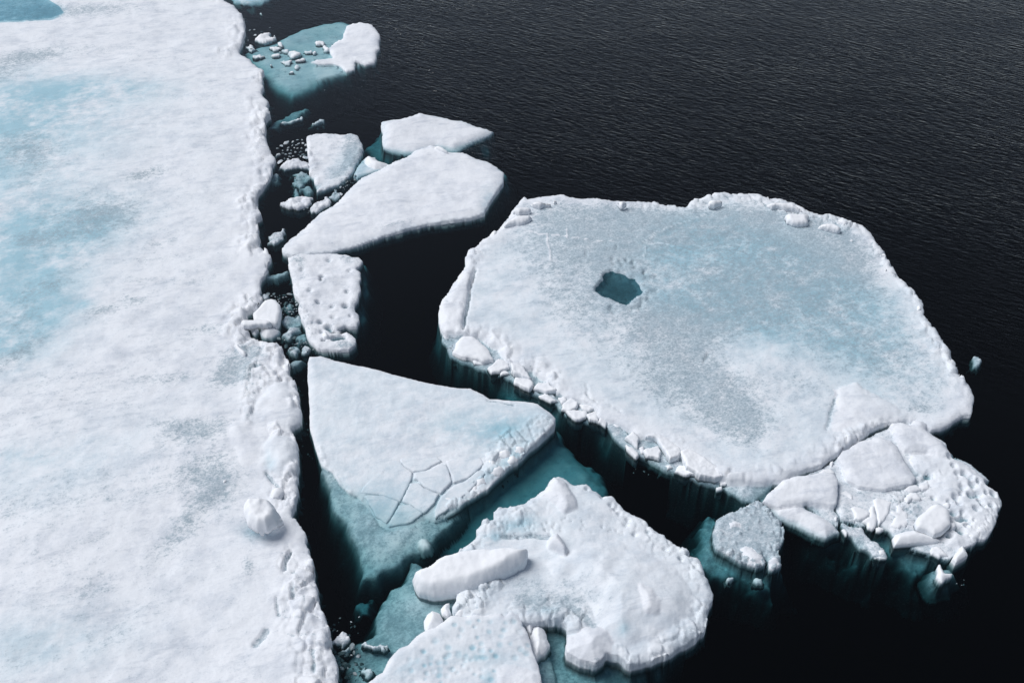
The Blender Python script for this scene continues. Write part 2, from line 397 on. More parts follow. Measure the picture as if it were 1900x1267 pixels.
    if parent is None: tag(o, label, cat or "ice", group)
    elif label: o["label"] = label
    return o

def layer(poly, z, **kw): return dict(poly=poly, z=z, **kw)
def flat_patch(name, poly, z, parent, mat):
    P = WP(poly, z); n = len(P)
    V = [(x, y, z) for x, y in P] + [(x, y, z - .004) for x, y in P]
    return link_mesh(name, V, [tuple(range(n))[::-1] if sdf_area(P) < 0 else tuple(range(n))], mat, parent, False)
def sdf_area(P): return sum(P[k][0] * P[(k + 1) % len(P)][1] - P[(k + 1) % len(P)][0] * P[k][1] for k in range(len(P)))

# ------------------------------------------------------------------ the sea
def build_sea():
    def axis(a, b, st, far):
        mid = list(np.arange(a, b, st)); lo = [a - 2.0 ** k for k in range(1, 12)][::-1]; hi = [mid[-1] + 2.0 ** k for k in range(1, 12)]
        return np.array(lo + mid + hi)
    xs = axis(-22, 30, .5, 0); ys = axis(1, 62, .5, 0)
    X, Y = np.meshgrid(xs, ys); ny, nx = X.shape
    u, v = PX(X, np.maximum(Y, 1.0), 0.0)
    v = np.clip(v, -900, 1500)
    # wind ripples in the open water, smooth lee water between the floes
    r = ss(560, 250, v - .16 * (u - 1100)) * ss(600, 1000, u + .45 * (300 - v)) 
    r = np.maximum(r, .9 * ss(1560, 1900, u) * ss(900, 350, v))
    r = r * .92 + .05 + .28 * ss(320, 60, v) + .05 * fbm(X * .2, Y * .2, 5, 3)
    r = np.clip(r, .04, 1)
    V = np.c_[X.ravel(), Y.ravel(), np.zeros(X.size)]; n = len(V)
    idx = np.arange(n).reshape(ny, nx)
    Fc = np.stack([idx[:-1, :-1], idx[:-1, 1:], idx[1:, 1:], idx[1:, :-1]], -1).reshape(-1, 4).tolist()
    ring = list(idx[0, :]) + list(idx[1:, -1]) + list(idx[-1, -2::-1]) + list(idx[-2:0:-1, 0])
    ring = [int(a) for a in ring]; m = len(ring)
    Vb = V[ring].copy(); Vb[:, 2] = -14
    for k in range(m): Fc.append((ring[(k + 1) % m], ring[k], n + k, n + (k + 1) % m))
    Fc.append(tuple(n + k for k in range(m))[::-1])
    me = bpy.data.meshes.new("sea_water"); me.from_pydata(np.r_[V, Vb].tolist(), [], Fc); me.materials.append(M_WATER)
    a = me.attributes.new("ripple", 'FLOAT', 'POINT'); a.data.foreach_set("value", np.r_[r.ravel(), np.zeros(m)])
    me.update(); o = bpy.data.objects.new("sea_water", me); scene.collection.objects.link(o); tag(o, kind="structure")
    s = 2500
    b = bpy.data.meshes.new("sea_bed"); b.from_pydata([(-s, -s, -13.5), (s, -s, -13.5), (s, s, -13.5), (-s, s, -13.5), (-s, -s, -15), (s, -s, -15), (s, s, -15), (-s, s, -15)], [],
        [(0, 1, 2, 3), (7, 6, 5, 4), (0, 4, 5, 1), (1, 5, 6, 2), (2, 6, 7, 3), (3, 7, 4, 0)])
    b.materials.append(M_BED); ob = bpy.data.objects.new("sea_bed", b); scene.collection.objects.link(ob); tag(ob, kind="structure")
build_sea()

# ------------------------------------------------------------------ the wide sheet along the left
EDGE = [(180,-320),(260,-200),(360,-90),(419,0),(435,9),(447,24),(452,40),(456,60),(452,74),(444,85),(443,95),(460,109),(476,120),(489,134),(485,142),(489,158),(485,167),(494,189),(493,202),
 (498,215),(491,221),(495,237),(489,253),(495,265),(504,281),(507,294),(503,306),(504,316),(495,332),(484,350),(477,369),(477,384),(485,398),(473,407),(476,423),
 (479,455),(498,469),(499,483),(487,502),(479,524),(484,546),(485,556),(474,568),(460,578),(459,600),(466,617),(478,626),(500,633),(519,637),(527,650),(529,666),(536,688),(546,706),(551,730),
 (555,782),(539,795),(548,817),(550,836),(555,861),(548,902),(550,924),(547,953),(556,957),(564,984),(570,1019),(578,1056),(589,1094),(594,1126),(605,1167),(612,1192),(619,1224),(621,1267),(634,1400),(640,1560),
 (-700,1560),(-700,-320)]
rng = random.Random(4)
RUBBLE1 = Q(400, 640, K6, [(160,130),(250,95),(350,150),(345,215),(300,235),(235,300),(240,340),(225,440),(190,450),(165,400),(158,280)])
MOUND1 = Q(400, 640, K6, [(245,570),(330,485),(435,500),(468,560),(475,650),(462,740),(380,765),(300,740),(268,680)])
MOUND2 = Q(400, 640, K6, [(215,395),(235,330),(300,235),(340,190),(440,190),(470,280),(482,440),(430,470),(350,450),(260,430)])
POND = [(-720,-200),(-100,-140),(60,-40),(90,0),(110,12),(118,24),(95,34),(40,38),(-40,41),(-200,50),(-720,70)]
sheet = ice("ice_sheet", [
    layer(EDGE, .36, warp=.12, wfreq=2.2, edge=.16, round=.07, rim=(.17, .75, .30), und=(.07, .35), slope=9, run=.3, fade=(1.3, (0, .06, .08)), paint=(.04, .18, .3)),
    layer(MOUND1, .62, warp=.10, edge=.3, round=.18, slope=1.6, und=(.06, 1.4), run=.2, paint=(.08, 0, 0)),
    layer(MOUND2, .55, warp=.10, edge=.3, round=.14, slope=1.6, und=(.06, 1.2), run=.2, paint=(.05, 0, 0)),
    layer(Q(0,0,1,[(400,810),(430,770),(470,770),(500,800),(505,850),(470,880),(430,885),(405,850)]), .44, warp=.1, edge=.5, round=.12, slope=.8, und=(.05, 1.2), run=.3),
    ], "wide snow-covered sea ice sheet filling the whole left side of the view", "ice sheet", step=3.0, bottom=-1.3,
    micro=(.018, 2.3),
    lumps=[(RUBBLE1, .17, .26, .12), (Q(0,867,K6,[(1600,60),(1700,40),(1740,150),(1720,330),(1660,260),(1640,150)]), .10, .22, .12),
           (Q(0,867,K6,[(1640,440),(1720,440),(1780,600),(1840,760),(1700,760),(1630,600)]), .07, .26, .2),
           (Q(0,867,K6,[(1640,760),(1840,760),(1900,1000),(1900,1267),(1780,1267),(1640,1000)]), .05, .34, .25),
           (Q(0,400,K6,[(1420,450),(1500,470),(1470,600),(1420,590)]), .10, .22, .12),
           (Q(0,0,K6,[(1270,280),(1400,260),(1400,310),(1320,340),(1270,320)]), .10, .25, .15),
           (Q(0,0,K6,[(1480,860),(1600,850),(1600,1010),(1500,1030)]), .07, .3, .15)],
    grooves=[(Q(0,867,K6,[(1700,490),(1672,560),(1668,600)]), .07, .16), (Q(0,867,K6,[(1560,960),(1545,990),(1500,1040)]), .12, .06),
             (Q(0,867,K6,[(1630,760),(1640,860)]), .04, .05), (Q(400,640,K6,[(300,750),(360,830),(400,900)]), .06, .08),
             (Q(0,867,K6,[(1720,700),(1725,760)]), .07, .12), (Q(0,867,K6,[(1840,1080),(1845,1200)]), .05, .06)],
    pits=[(485, 978, 30, .12), (432, 690, 34, .07), (540, 800, 6, .06)],
    carve=[(POND, .08, .25, (.9, .42, 0))],
    paint=[(-20,130,60,22,0,1,.5),(150,20,120,12,-3,1,.45),(60,105,60,12,-5,1,.35),
           (40,200,180,60,0,0,1.0),(-60,300,210,100,0,0,1.0),(200,165,110,20,0,0,.75),(30,270,80,30,0,1,.18),(60,300,60,60,0,1,.25),
           (120,430,120,48,-14,0,1.4),(150,420,110,45,-12,1,.30),(200,395,70,28,-10,1,.26),(60,440,70,60,0,0,.8),(60,445,40,14,0,1,.4),
           (30,560,120,70,-20,0,1.1),(20,620,100,60,-25,0,1.0),(40,600,60,40,-20,1,.22),(30,660,60,14,-30,1,.4),(90,530,60,20,-20,1,.3),(150,565,30,8,0,0,.8),
           (280,320,40,10,-5,1,.40),(250,330,26,8,0,1,.32),(60,105,40,9,0,1,.3),
           (200,575,50,14,-10,1,.32),(250,555,24,8,0,1,.30),(390,610,50,14,-8,1,.34),(440,670,36,22,-20,1,.6),(470,650,26,14,10,1,.45),(420,700,28,14,-20,1,.4),(490,745,10,50,0,1,.1),
           (285,705,50,14,0,1,.2),(120,760,160,30,-8,1,.12),(80,950,120,30,-14,1,.14),(250,1130,120,24,-18,1,.13),(330,880,90,30,-25,1,.16),(110,1120,80,20,-15,1,.12),(350,520,70,16,-12,1,.16),(330,180,90,12,-3,1,.14),(180,90,110,9,0,1,.14),(300,110,70,7,0,1,.16),(340,700,26,10,0,1,.22),(370,800,60,20,-14,1,.46),(300,786,26,7,0,1,.3),(340,790,60,18,0,1,.22),
           (400,900,50,42,-40,1,.55),(350,960,38,22,-45,1,.42),(320,1010,46,22,-35,1,.28),(200,1080,60,26,-20,1,.20),(460,1045,15,20,-20,1,.40),(170,1000,40,12,-20,1,.18),
           (90,870,200,60,-15,0,.30),(60,1200,160,60,-10,0,.45),(30,1230,90,30,0,1,.15),(60,1040,60,50,0,1,.14),(480,985,30,14,0,0,.9),(200,1190,60,22,-10,1,.16),
           (500,855,10,16,0,0,.5),(545,640,10,30,0,1,.1),(150,900,300,40,-10,1,.12),(140,700,260,30,-8,1,.10),(300,450,30,8,-10,1,.28),(290,480,60,8,-8,1,.16),(260,520,40,7,0,1,.2),(40,845,60,18,0,0,.4)])
flat_patch("melt_pool", POND, .105, sheet, M_POND)["label"] = "smooth turquoise melt pool in the far left corner"

# blocks lying on the sheet
ice("ice_block", [layer(Q(400,867,K6,[(160,195),(168,150),(215,112),(270,105),(312,128),(332,185),(352,235),(345,285),(300,320),(240,318),(190,285),(165,240)]), 1.5, warp=.05, edge=.13, round=.24, slope=9, und=(.09, 1.3), run=.15),
    layer(Q(400,867,K6,[(180,250),(385,270),(390,305),(345,330),(270,372),(220,358),(180,325)]), .95, warp=.06, edge=.1, round=.05, slope=8, run=.1, paint=(.05,.02,0))],
    "large rounded snow block standing upright near the sheet's right edge", "ice block", step=2.0, bottom=.30, mat=M_BLOCK, micro=(.03, 5))
ice("ice_block", [layer(Q(400,867,K6,[(322,140),(345,105),(385,98),(402,135),(370,165),(335,170)]), .58, warp=.03, edge=.1, round=.07, slope=5, run=.1)],
    "small snow lump touching the right side of the large upright block", "ice block", step=2.0, bottom=.28, mat=M_BLOCK, facets=4)
ice("ice_slab", [layer(Q(430,520,.13684,[(290,430),(380,350),(440,290),(545,240),(610,290),(655,340),(650,440),(630,540),(600,570),(480,560),(300,510)]), [(470,590,.45),(505,560,.62),(520,595,.50)], warp=.03, edge=.08, round=.06, slope=9, run=.1, fslope=.3, peak=.1)],
    "tilted angular white slab wedged at the sheet edge beside the channel", "ice slab", step=1.6, bottom=-.3, mat=M_BLOCK, facets=5)
ice("ice_slab", [layer(Q(430,520,.13684,[(130,520),(215,483),(300,485),(470,500),(530,560),(480,578),(320,583),(215,588),(145,592)]), .60, warp=.07, wfreq=4, edge=.06, round=.04, slope=9, run=.1)],
    "long flat white slab resting in front of the tilted angular slab", "ice slab", step=1.6, bottom=.2, mat=M_BLOCK)
ice("ice_chunk", [layer(Q(430,520,.13684,[(360,670),(400,600),(470,575),(560,590),(650,650),(620,690),(540,740),(450,750),(385,720)]), .20, warp=.03, edge=.18, round=.16, slope=5, run=.1, peak=.05)],
    "rounded white chunk floating in the notch below the long flat slab", "ice chunk", step=1.6, bottom=-.4, mat=M_BLOCK, facets=5)
ice("ice_chunk", [layer(Q(430,520,.13684,[(235,600),(280,580),(345,610),(350,660),(310,710),(260,690)]), .16, warp=.03, edge=.12, round=.1, slope=5, run=.1)],
    "small white chunk pinned between the sheet and the rounded chunk in the notch", "ice chunk", step=1.6, bottom=-.4, mat=M_BLOCK)
ice("ice_splinter", [layer(Q(430,520,.13684,[(25,800),(70,820),(110,890),(190,950),(182,1000),(140,990),(60,900),(30,850)]), .52, warp=.01, edge=.09, round=.07, slope=6, run=.05)],
    "narrow white splinter of ice lying alone in a grey hollow of the sheet", "ice splinter", step=1.6, bottom=.25, mat=M_BLOCK)
ice("ice_splinter", [layer(Q(0,867,K6,[(1305,75),(1325,50),(1338,55),(1330,75),(1312,85)]), .50, warp=.01, edge=.06, round=.05, slope=6, run=.05)],
    "tiny white sliver on grey ice left of the large upright block", "ice splinter", step=1.6, bottom=.25, mat=M_BLOCK)

# ------------------------------------------------------------------ far floes
ice("ice_floe", [layer([(425,-30),(500,-40),(520,-14),(490,3),(455,6),(432,2),(424,-10)], .05, warp=.15, edge=.2, round=.1, slope=2, run=1, und=(.06, 1), paint=(.8,.3,0))],
    "pale aqua floe tip cut off by the top edge beside the sheet", "ice floe", step=3, bottom=-.8)
Z1 = lambda p: Q(400, 0, K6, p)
ice("ice_floe", [
    layer(Z1([(772,145),(840,125),(920,138),(945,180),(970,215),(955,290),(935,365),(880,370),(820,352),(740,340),(690,330),(680,310),(665,270),(700,245),(745,225),(755,180)]), .22, warp=.07, edge=.15, round=.07, slope=9, und=(.06, .7), run=.3),
    layer(Z1([(555,362),(600,350),(650,345),(720,332),(760,340),(820,352),(822,412),(770,420),(745,392),(690,375),(640,378),(590,372)]), .07, warp=.06, edge=.12, round=.05, slope=6, run=.3),
    layer(Z1([(560,365),(700,370),(820,400),(815,425),(720,445),(600,478),(572,462),(556,420)]), -.13, warp=.1, edge=.2, round=.08, slope=1.5, run=.8, paint=(.1,.12,0)),
    layer(Z1([(385,225),(520,160),(640,125),(720,112),(800,125),(900,200),(840,350),(815,425),(700,450),(600,490),(520,530),(430,548),(340,510),(290,470),(262,440),(200,340),(160,300),(230,262),(330,245)]), -.17, warp=.22, wfreq=1.2, edge=.4, round=.25, slope=1.3, run=1.5, und=(.06, 1.1), paint=(.25,.16,.2))],
    "turquoise half-sunken floe with a dry white patch at its right end", "ice floe", step=2.6, bottom=-2.2)
far_lumps = [((290,220),(56,24),.16,0),((210,275),(28,14),.08,1),((245,327),(30,10),.05,1),((352,282),(30,9),.05,1),((350,320),(24,11),.06,0),((412,295),(24,9),.05,1),((465,312),(38,18),.14,2),
 ((408,362),(36,15),.05,1),((500,356),(22,8),.04,1),((548,300),(30,11),.05,1),((614,246),(22,16),.13,3),((643,280),(22,18),.16,4),((478,392),(18,8),.04,1),((450,420),(10,4),.03,1),((335,378),(8,4),.03,1),((578,310),(12,6),.03,1),((340,210),(7,4),.03,1),((380,262),(18,9),.05,1),((255,75),(9,5),.04,5)]
LUMP_LABEL = {0: "low white ice lump floating between the sheet and the turquoise floe", 2: "oval white lump in the middle of the turquoise floe", 3: "small upright white lump above the turquoise floe's dry patch tip",
              4: "white lump touching the left tip of the dry patch", 5: "lone white speck of ice far up beside the sheet"}
def blob(cx, cy, rx, ry, n=11, s=0, j=.28):
    r = random.Random(s); return [(cx + rx * (1 + r.uniform(-j, j)) * math.cos(2 * math.pi * k / n), cy + ry * (1 + r.uniform(-j, j)) * math.sin(2 * math.pi * k / n)) for k in range(n)]
for i, ((a, b), (ra, rb), h, t) in enumerate(far_lumps):
    lab = LUMP_LABEL.get(t, "small white slush lump floating over the turquoise half-sunken floe") if not (t == 0 and i) else "flat white lump left of centre over the turquoise floe"
    ice("ice_lump", [layer(Z1(blob(a, b, ra, rb, 11, i)), h * .8, warp=.14, wfreq=4, edge=.12, round=h * .6, slope=3, run=.1, und=(.06, 4))], lab, "ice lump",
        "slush lumps over the turquoise floe" if t == 1 else None, step=1.8, bottom=-.25, mat=M_BLOCK)

ice("ice_floe", [
    layer(Z1([(975,710),(1080,700),(1150,685),(1190,670),(1330,682),(1440,695),(1540,725),(1635,748),(1600,775),(1540,795),(1460,830),(1420,855),(1380,852),(1300,832),(1260,845),(1190,868),(1110,872),(1040,860),(985,840),(975,800),(985,770),(972,735)]), [(720,245,.42),(800,225,.50),(880,240,.30)], warp=.05, edge=.35, round=.16, slope=5, run=.4, und=(.06,.6), fade=(.25,(.3,.1,0))),
    layer(Z1([(935,790),(980,765),(1180,850),(1180,900),(1080,945),(1000,962),(900,905),(880,860)]), -.62, warp=.14, edge=.4, round=.3, slope=1.2, run=1.5, und=(.15,1), paint=(.5,.3,0)),
    layer(Z1([(1340,850),(1520,805),(1600,798),(1600,882),(1500,905),(1380,885)]), -.62, warp=.25, wfreq=1.5, edge=.3, round=.2, slope=1.3, run=1.5, und=(.3,1.6), paint=(.4,.3,0))],
    "smooth white lens-shaped floe, farthest of the clean white floes, pointed to the right", "ice floe", step=2.6, bottom=-1.9)
ice("ice_floe", [
    layer(Z1([(540,800),(600,785),(700,785),(745,790),(790,785),(835,795),(855,825),(870,850),(860,900),(835,950),(820,990),(775,1040),(720,1075),(660,1100),(600,1120),(575,1060),(550,1010),(545,930),(540,860)]), [(600,260,.24),(660,265,.20),(600,340,.06)], warp=.07, wfreq=3, edge=.12, round=.06, slope=7, run=.4, und=(.05,1.2), paint=(0,.27,.5), rim=(.08,.35,.2)),
    layer(Z1([(585,1100),(760,1040),(800,1040),(740,1110),(650,1150),(600,1140)]), -.5, warp=.1, edge=.3, round=.2, slope=2, run=.8, paint=(.4,.3,0))],
    "dirty grey wedge-shaped floe with a wet lower right corner", "ice floe", step=2.4, bottom=-1.3, paint=[(660,285,22,24,50,1,.45),(632,318,25,10,-40,1,.4),(650,262,12,30,0,1,.3),(640,305,40,20,-45,0,.5)])
ice("ice_chunk", [layer(Z1([(862,920),(880,900),(905,893),(922,905),(938,898),(950,925),(1000,940),(1028,955),(985,980),(930,985),(890,970),(868,950)]), .22, warp=.04, edge=.25, round=.16, slope=4, run=.2, dome=.08)],
    "bright rounded snow chunk between the grey wedge floe and the crescent floe", "ice chunk", step=1.8, bottom=-.3, mat=M_BLOCK)
ice("ice_plate", [layer(Z1([(862,935),(830,985),(805,1030),(830,1045),(900,1015),(980,995),(1000,965),(920,975)]), .02, warp=.05, edge=.12, round=.06, slope=4, run=.3, paint=(.5,.25,0))],
    "low grey-green ice plate under the bright rounded chunk", "ice plate", step=1.8, bottom=-.5)

CRES = [(799,265),(814,270),(833,279),(858,281),(886,291),(905,297),(921,306),(934,316),(932,335),(926,350),(910,366),(905,379),(899,392),(874,399),(833,404),(795,409),(763,418),(716,430),(684,440),(653,452),(608,460),(564,464),(540,468),(522,464),(521,457),
        (530,446),(552,429),(577,406),(592,390),(621,374),(637,360),(653,341),(672,326),(703,314),(732,298),(757,285),(773,275),(791,271)]
ice("ice_floe", [
    layer(CRES, [(560,450,.26),(800,300,.46),(900,340,.42),(700,400,.46)], warp=.06, edge=.4, round=.10, slope=8, run=.3, und=(.06,.5), fade=(.18,(.15,.1,0))),
    layer([(905,300),(936,312),(943,322),(941,345),(928,368),(912,392),(899,398),(895,380),(900,360)], -.34, warp=.16, wfreq=2, edge=.3, round=.2, slope=1.6, run=1, und=(.1,1.5), paint=(.4,.3,0)),
    layer([(872,400),(800,418),(730,440),(680,455),(640,452),(760,420),(840,404)], -.75, warp=.1, edge=.3, round=.2, slope=2.4, run=.8, paint=(.3,.5,0))],
    "big clean white crescent-shaped floe tapering down to a point at its lower left", "ice floe", step=2.6, bottom=-1.8,
    paint=[(750,410,70,8,-12,1,.34),(690,430,60,7,-14,1,.25),(600,455,60,6,-5,1,.2),(905,370,14,24,10,0,.4)])
ice("ice_slab", [layer(Z1([(1262,842),(1275,838),(1330,865),(1365,888),(1330,880),(1290,862)]), .58, warp=.02, edge=.06, round=.04, slope=7, run=.1)],
    "thin upturned white slab at the far tip of the crescent floe", "ice slab", step=1.5, bottom=.2, mat=M_BLOCK)

Z2 = lambda p: Q(400, 360, K6, p)
R2 = lambda p: Q(430, 520, .13684, p)
PIT = Z2([(425,370),(500,348),(600,340),(700,340),(780,350),(800,358),(840,358),(865,382),(850,405),(825,432),(850,455),(845,520),(848,570),(838,605),(820,640),(818,670),(822,685),(845,705),(840,750),(830,775)]) + \
      R2([(1610,618),(1540,605),(1480,630),(1430,665),(1380,665),(1320,690),(1330,710),(1420,700),(1500,705),(1560,680),(1620,720),(1670,760),(1685,830),(1650,880),(1580,925),(1480,930),(1340,935),(1240,925),(1150,905),(1110,860),(1040,800),(1010,720),(980,600),(930,480),(900,390)]) + Z2([(500,640),(470,600),(450,520),(440,470),(428,420)])
ice("ice_floe", [
    layer(PIT, .24, warp=.035, wfreq=4, edge=.12, round=.06, slope=9, run=.3, und=(.07,1.3), paint=(0,.20,.6)),
    layer(Z2([(840,385),(875,400),(885,470),(882,560),(870,640),(868,720),(850,790),(820,810),(780,800),(800,700),(800,500)]), -.62, warp=.12, wfreq=2, edge=.2, round=.1, slope=2, run=1, paint=(.3,.6,0)),
    layer(R2([(1500,900),(1620,760),(1690,800),(1690,870),(1600,935),(1500,950)]), -.03, warp=.05, edge=.2, round=.05, slope=3, run=.5, paint=(.2,.3,0))],
    "pitted grey-white floe with small melt holes and a hooked lower right corner", "ice floe", step=2.0, bottom=-1.6,
    pits=[(a, b, r * .85, dd * 2.6) for a, b, r, dd in [(597,513,4.5,.22),(596,520,3.5,.2),(590,560,4.5,.12),(641,566,6,.14),(640,569,3.5,.15),(594,596,5,.16),(613,610,4,.1),(596,615,4,.1),(600,631,4,.14),(622,626,7,.5),(633,624,6.5,.5),(628,625,6,.3),
          (650,586,3,.08),(618,588,6,.05),(575,540,6,.05),(610,480,6,.04),(648,500,5,.04),(616,568,5,.04),(560,500,5,.04),(644,540,5,.06),(609,606,7,.12)]],
    lumps=[(R2([(830,0),(900,60),(960,330),(1080,480),(1150,640),(1180,760),(1040,780),(960,560),(880,300)]), .05, .16, .1)],
    paint=[(550,480,18,12,0,1,.30),(650,480,20,12,0,1,.25),(640,640,24,6,0,1,.5),(560,500,10,20,0,1,.2)])
ice("ice_splinter", [layer(R2([(1235,655),(1265,660),(1310,740),(1300,765),(1250,760),(1240,700)]), .42, warp=.01, edge=.06, round=.05, slope=6, run=.05)],
    "small white splinter standing beside the melt notch of the pitted floe", "ice splinter", step=1.5, bottom=.15, mat=M_BLOCK)

# ------------------------------------------------------------------ the triangular floe
TRI = [(575,669),(596,669),(621,676),(653,683),(684,689),(716,697),(747,705),(779,713),(811,719),(842,725),(874,728),(893,738),(908,747),(937,749),(968,752),(998,757),(1014,768),(1031,781),(1028,794),(1014,809),(998,822),(982,834),(968,850),(955,860),
       (944,868),(922,885),(906,901),(884,914),(859,929),(843,939),(827,950),(806,957),(788,951),(763,968),(719,976),(700,962),(678,926),(662,912),(649,908),(631,893),(615,869),(597,858),(588,838),(582,820),(576,788),(573,760),(572,720),(572,680)]
TRIZ = [(600,700,.46),(900,760,.46),(1000,790,.42),(850,900,.26),(640,880,.05),(740,965,-.22)]
Z3 = lambda p: Q(400, 640, K6, p)
PL = [[(842,860),(907,777),(1035,667),(1080,687),(1108,718),(1156,747),(1143,800),(1085,910),(960,868)],
      [(850,870),(960,876),(1080,920),(1040,990),(1004,1042),(940,1000),(885,905)],
      [(1092,648),(1200,647),(1290,657),(1333,682),(1230,733),(1162,740),(1113,713),(1084,682)],
      [(1345,687),(1368,740),(1388,803),(1320,864),(1222,825),(1187,788),(1163,783),(1168,750),(1232,740)],
      [(1150,797),(1185,798),(1218,836),(1313,875),(1284,928),(1225,978),(1140,930),(1092,910)],
      [(1085,925),(1138,940),(1220,986),(1150,1038),(1012,1060),(1045,995)],
      [(1352,680),(1420,657),(1555,648),(1580,700),(1480,780),(1396,803),(1376,740)],
      [(1395,824),(1470,802),(1560,730),(1590,760),(1500,850),(1400,930),(1290,1003),(1282,960),(1330,880)]]
def plane_of(zs):
    xs, ys = [], []
    for (a, b, c) in zs:
        q = W(a, b, c); xs.append(float(q[0])); ys.append(float(q[1]))
    return np.linalg.lstsq(np.c_[xs, ys, np.ones(len(xs))], np.array([p[2] for p in zs]), rcond=None)[0]
CO = plane_of(TRIZ)
def plane_at(u, v):
    z = .2
    for _ in range(6):
        x, y = W(u, v, z); z = CO[0] * x + CO[1] * y + CO[2]
    return float(z)
hull_union = Z3([(842,862),(907,777),(1035,664),(1092,645),(1200,643),(1290,652),(1340,676),(1420,652),(1558,645),(1592,740),(1500,850),(1400,930),(1290,1003),(1225,985),(1150,1042),(1005,1062),(935,1000),(880,905)])
tri = ice("ice_floe", [
    layer(TRI, TRIZ, warp=.035, wfreq=2.2, edge=.16, round=.05, slope=9, run=.4, und=(.03,.5), paint=(.28,.04,.08), fade=(.10,(0,0,0))),
    layer([(596,860),(606,892),(622,940),(638,974),(653,1003),(659,1038),(668,1069),(697,1062),(719,1047),(741,1040),(757,1025),(779,1019),(798,1012),(820,990),(860,950),(860,900),(700,900),(640,880)],
          [(600,870,-.03),(640,960,-.16),(670,1060,-.42),(740,1035,-.40),(700,960,-.09),(740,985,-.10),(830,960,-.26),(860,930,-.4),(690,1010,-.20)], warp=.16, wfreq=1.6, edge=.25, round=.1, slope=2.6, run=.8, und=(.10,1.3), paint=(.25,.38,.3)),
    layer([(1020,770),(1042,805),(1066,830),(1092,852),(1112,876),(1130,908),(1130,935),(1020,990),(960,1040),(860,1040),(800,1040),(757,1030),(800,990),(860,930),(960,850)],
          [(1040,800,-.55),(1110,900,-.75),(950,900,-.66),(800,1020,-1.0)], warp=.3, wfreq=1.2, edge=.4, round=.3, slope=1.8, run=1.0, und=(.16,.8), paint=(.6,.12,.0))],
    "large triangular pale floe with a cracked lower corner dipping under the water", "ice floe", step=2.4, bottom=-2.7,
    lumps=[(Z3([(1600,600),(1700,520),(1780,480),(1880,440),(1950,440),(1990,470),(1980,520),(1830,620),(1810,690),(1740,700),(1650,790),(1560,860),(1420,930),(1330,990),(1300,960),(1420,850),(1560,760),(1590,700)]), .13, .25, .08),
           (Z3([(575,570),(620,590),(640,650),(660,690),(640,700),(600,650)]), .07, .18, .06),
           (Z3([(610,710),(700,705),(760,810),(820,850),(760,850),(680,780)]), .05, .14, .06)],
    grooves=[(Z3([(1600,350),(1680,360),(1760,375)]), .05, .04)],
    carve=[(hull_union, -.4, .02, (.2,.7,0))] if False else [],
    zoff=lambda X, Y: -.018 * ss(.02, .04, sdf(X, Y, WP(hull_union, .2))),
    paint=[(700,720,40,12,0,1,.13),(780,740,30,10,0,1,.16),(686,748,16,6,0,1,.2),(870,790,90,26,0,0,.5),(640,790,60,20,0,1,.1),(760,800,60,14,0,1,.12),(930,800,60,20,-30,0,.6),(950,850,50,14,-38,0,.6),(660,850,50,20,30,1,.08),(850,915,60,14,-38,0,.4)])
for k, P in enumerate(PL):
    p = Z3(P); zz = [(a, b, plane_at(a, b) + (.012 if k in (2, 3, 4) else 0)) for a, b in p]
    o = ice("ice_plate", [layer(p, zz, warp=.02, wfreq=5, edge=.03, round=.015, slope=14, run=.05, und=(.012,1), paint=(.35,.05,.05) if k not in (1, 5) else (.4,.10,.05))], parent=tri, step=2.0,
        bottom=-.55, zref=.2, micro=(.006, 5))
# snow lumps frozen on its ragged right rim
for k, (a, b, ra, rb, h) in enumerate([(1625,660,30,45,.12),(1700,620,45,32,.14),(1780,600,30,30,.12),(1745,655,32,26,.14),(1650,720,40,30,.12),(1520,825,26,20,.08),(1370,900,60,26,.05),(1560,790,40,24,.08),(1450,870,30,20,.05),(1310,975,16,22,.05)]):
    p = Z3(blob(a, b, ra, rb, 10, 50 + k)); c = plane_at(400 + a * K6, 640 + b * K6)
    ice("snow_lump", [layer(p, c + h, warp=.04, wfreq=4, edge=.16, round=.10, slope=4, run=.05, und=(.02,2))], parent=tri, step=2.0, bottom=-.5, mat=M_BLOCK)

# ------------------------------------------------------------------ the big round-ended floe at the bottom
Z9 = lambda p: Q(900, 867, K6, p); Z4 = lambda p: Q(400, 867, K6, p)
LOW = [(893,968),(900,959),(916,954),(919,941),(941,938),(976,932),(995,918),(1007,905),(1017,891),(1033,880),(1052,889),(1061,897),(1089,895),(1105,905),(1118,914),(1137,916),(1149,927),(1162,940),(1178,949),(1194,960),(1216,978),(1235,993),(1257,1003),(1279,1014),
       (1298,1031),(1307,1056),(1317,1079),(1322,1094),(1317,1120),(1317,1145),(1307,1167),(1285,1182),(1263,1198),(1235,1213),(1209,1226),(1168,1230),(1146,1217),(1121,1210),(1105,1225),(1077,1220),(1055,1210),(1048,1198),(1055,1180),(1055,1158),(1035,1148),(1014,1145),
       (1000,1150),(930,1160),(893,1150),(867,1146),(842,1136),(839,1126),(852,1110),(852,1098),(860,1080),(850,1040),(855,1012),(874,996),(889,984),(883,981),(883,974)]
LOWZ = .40
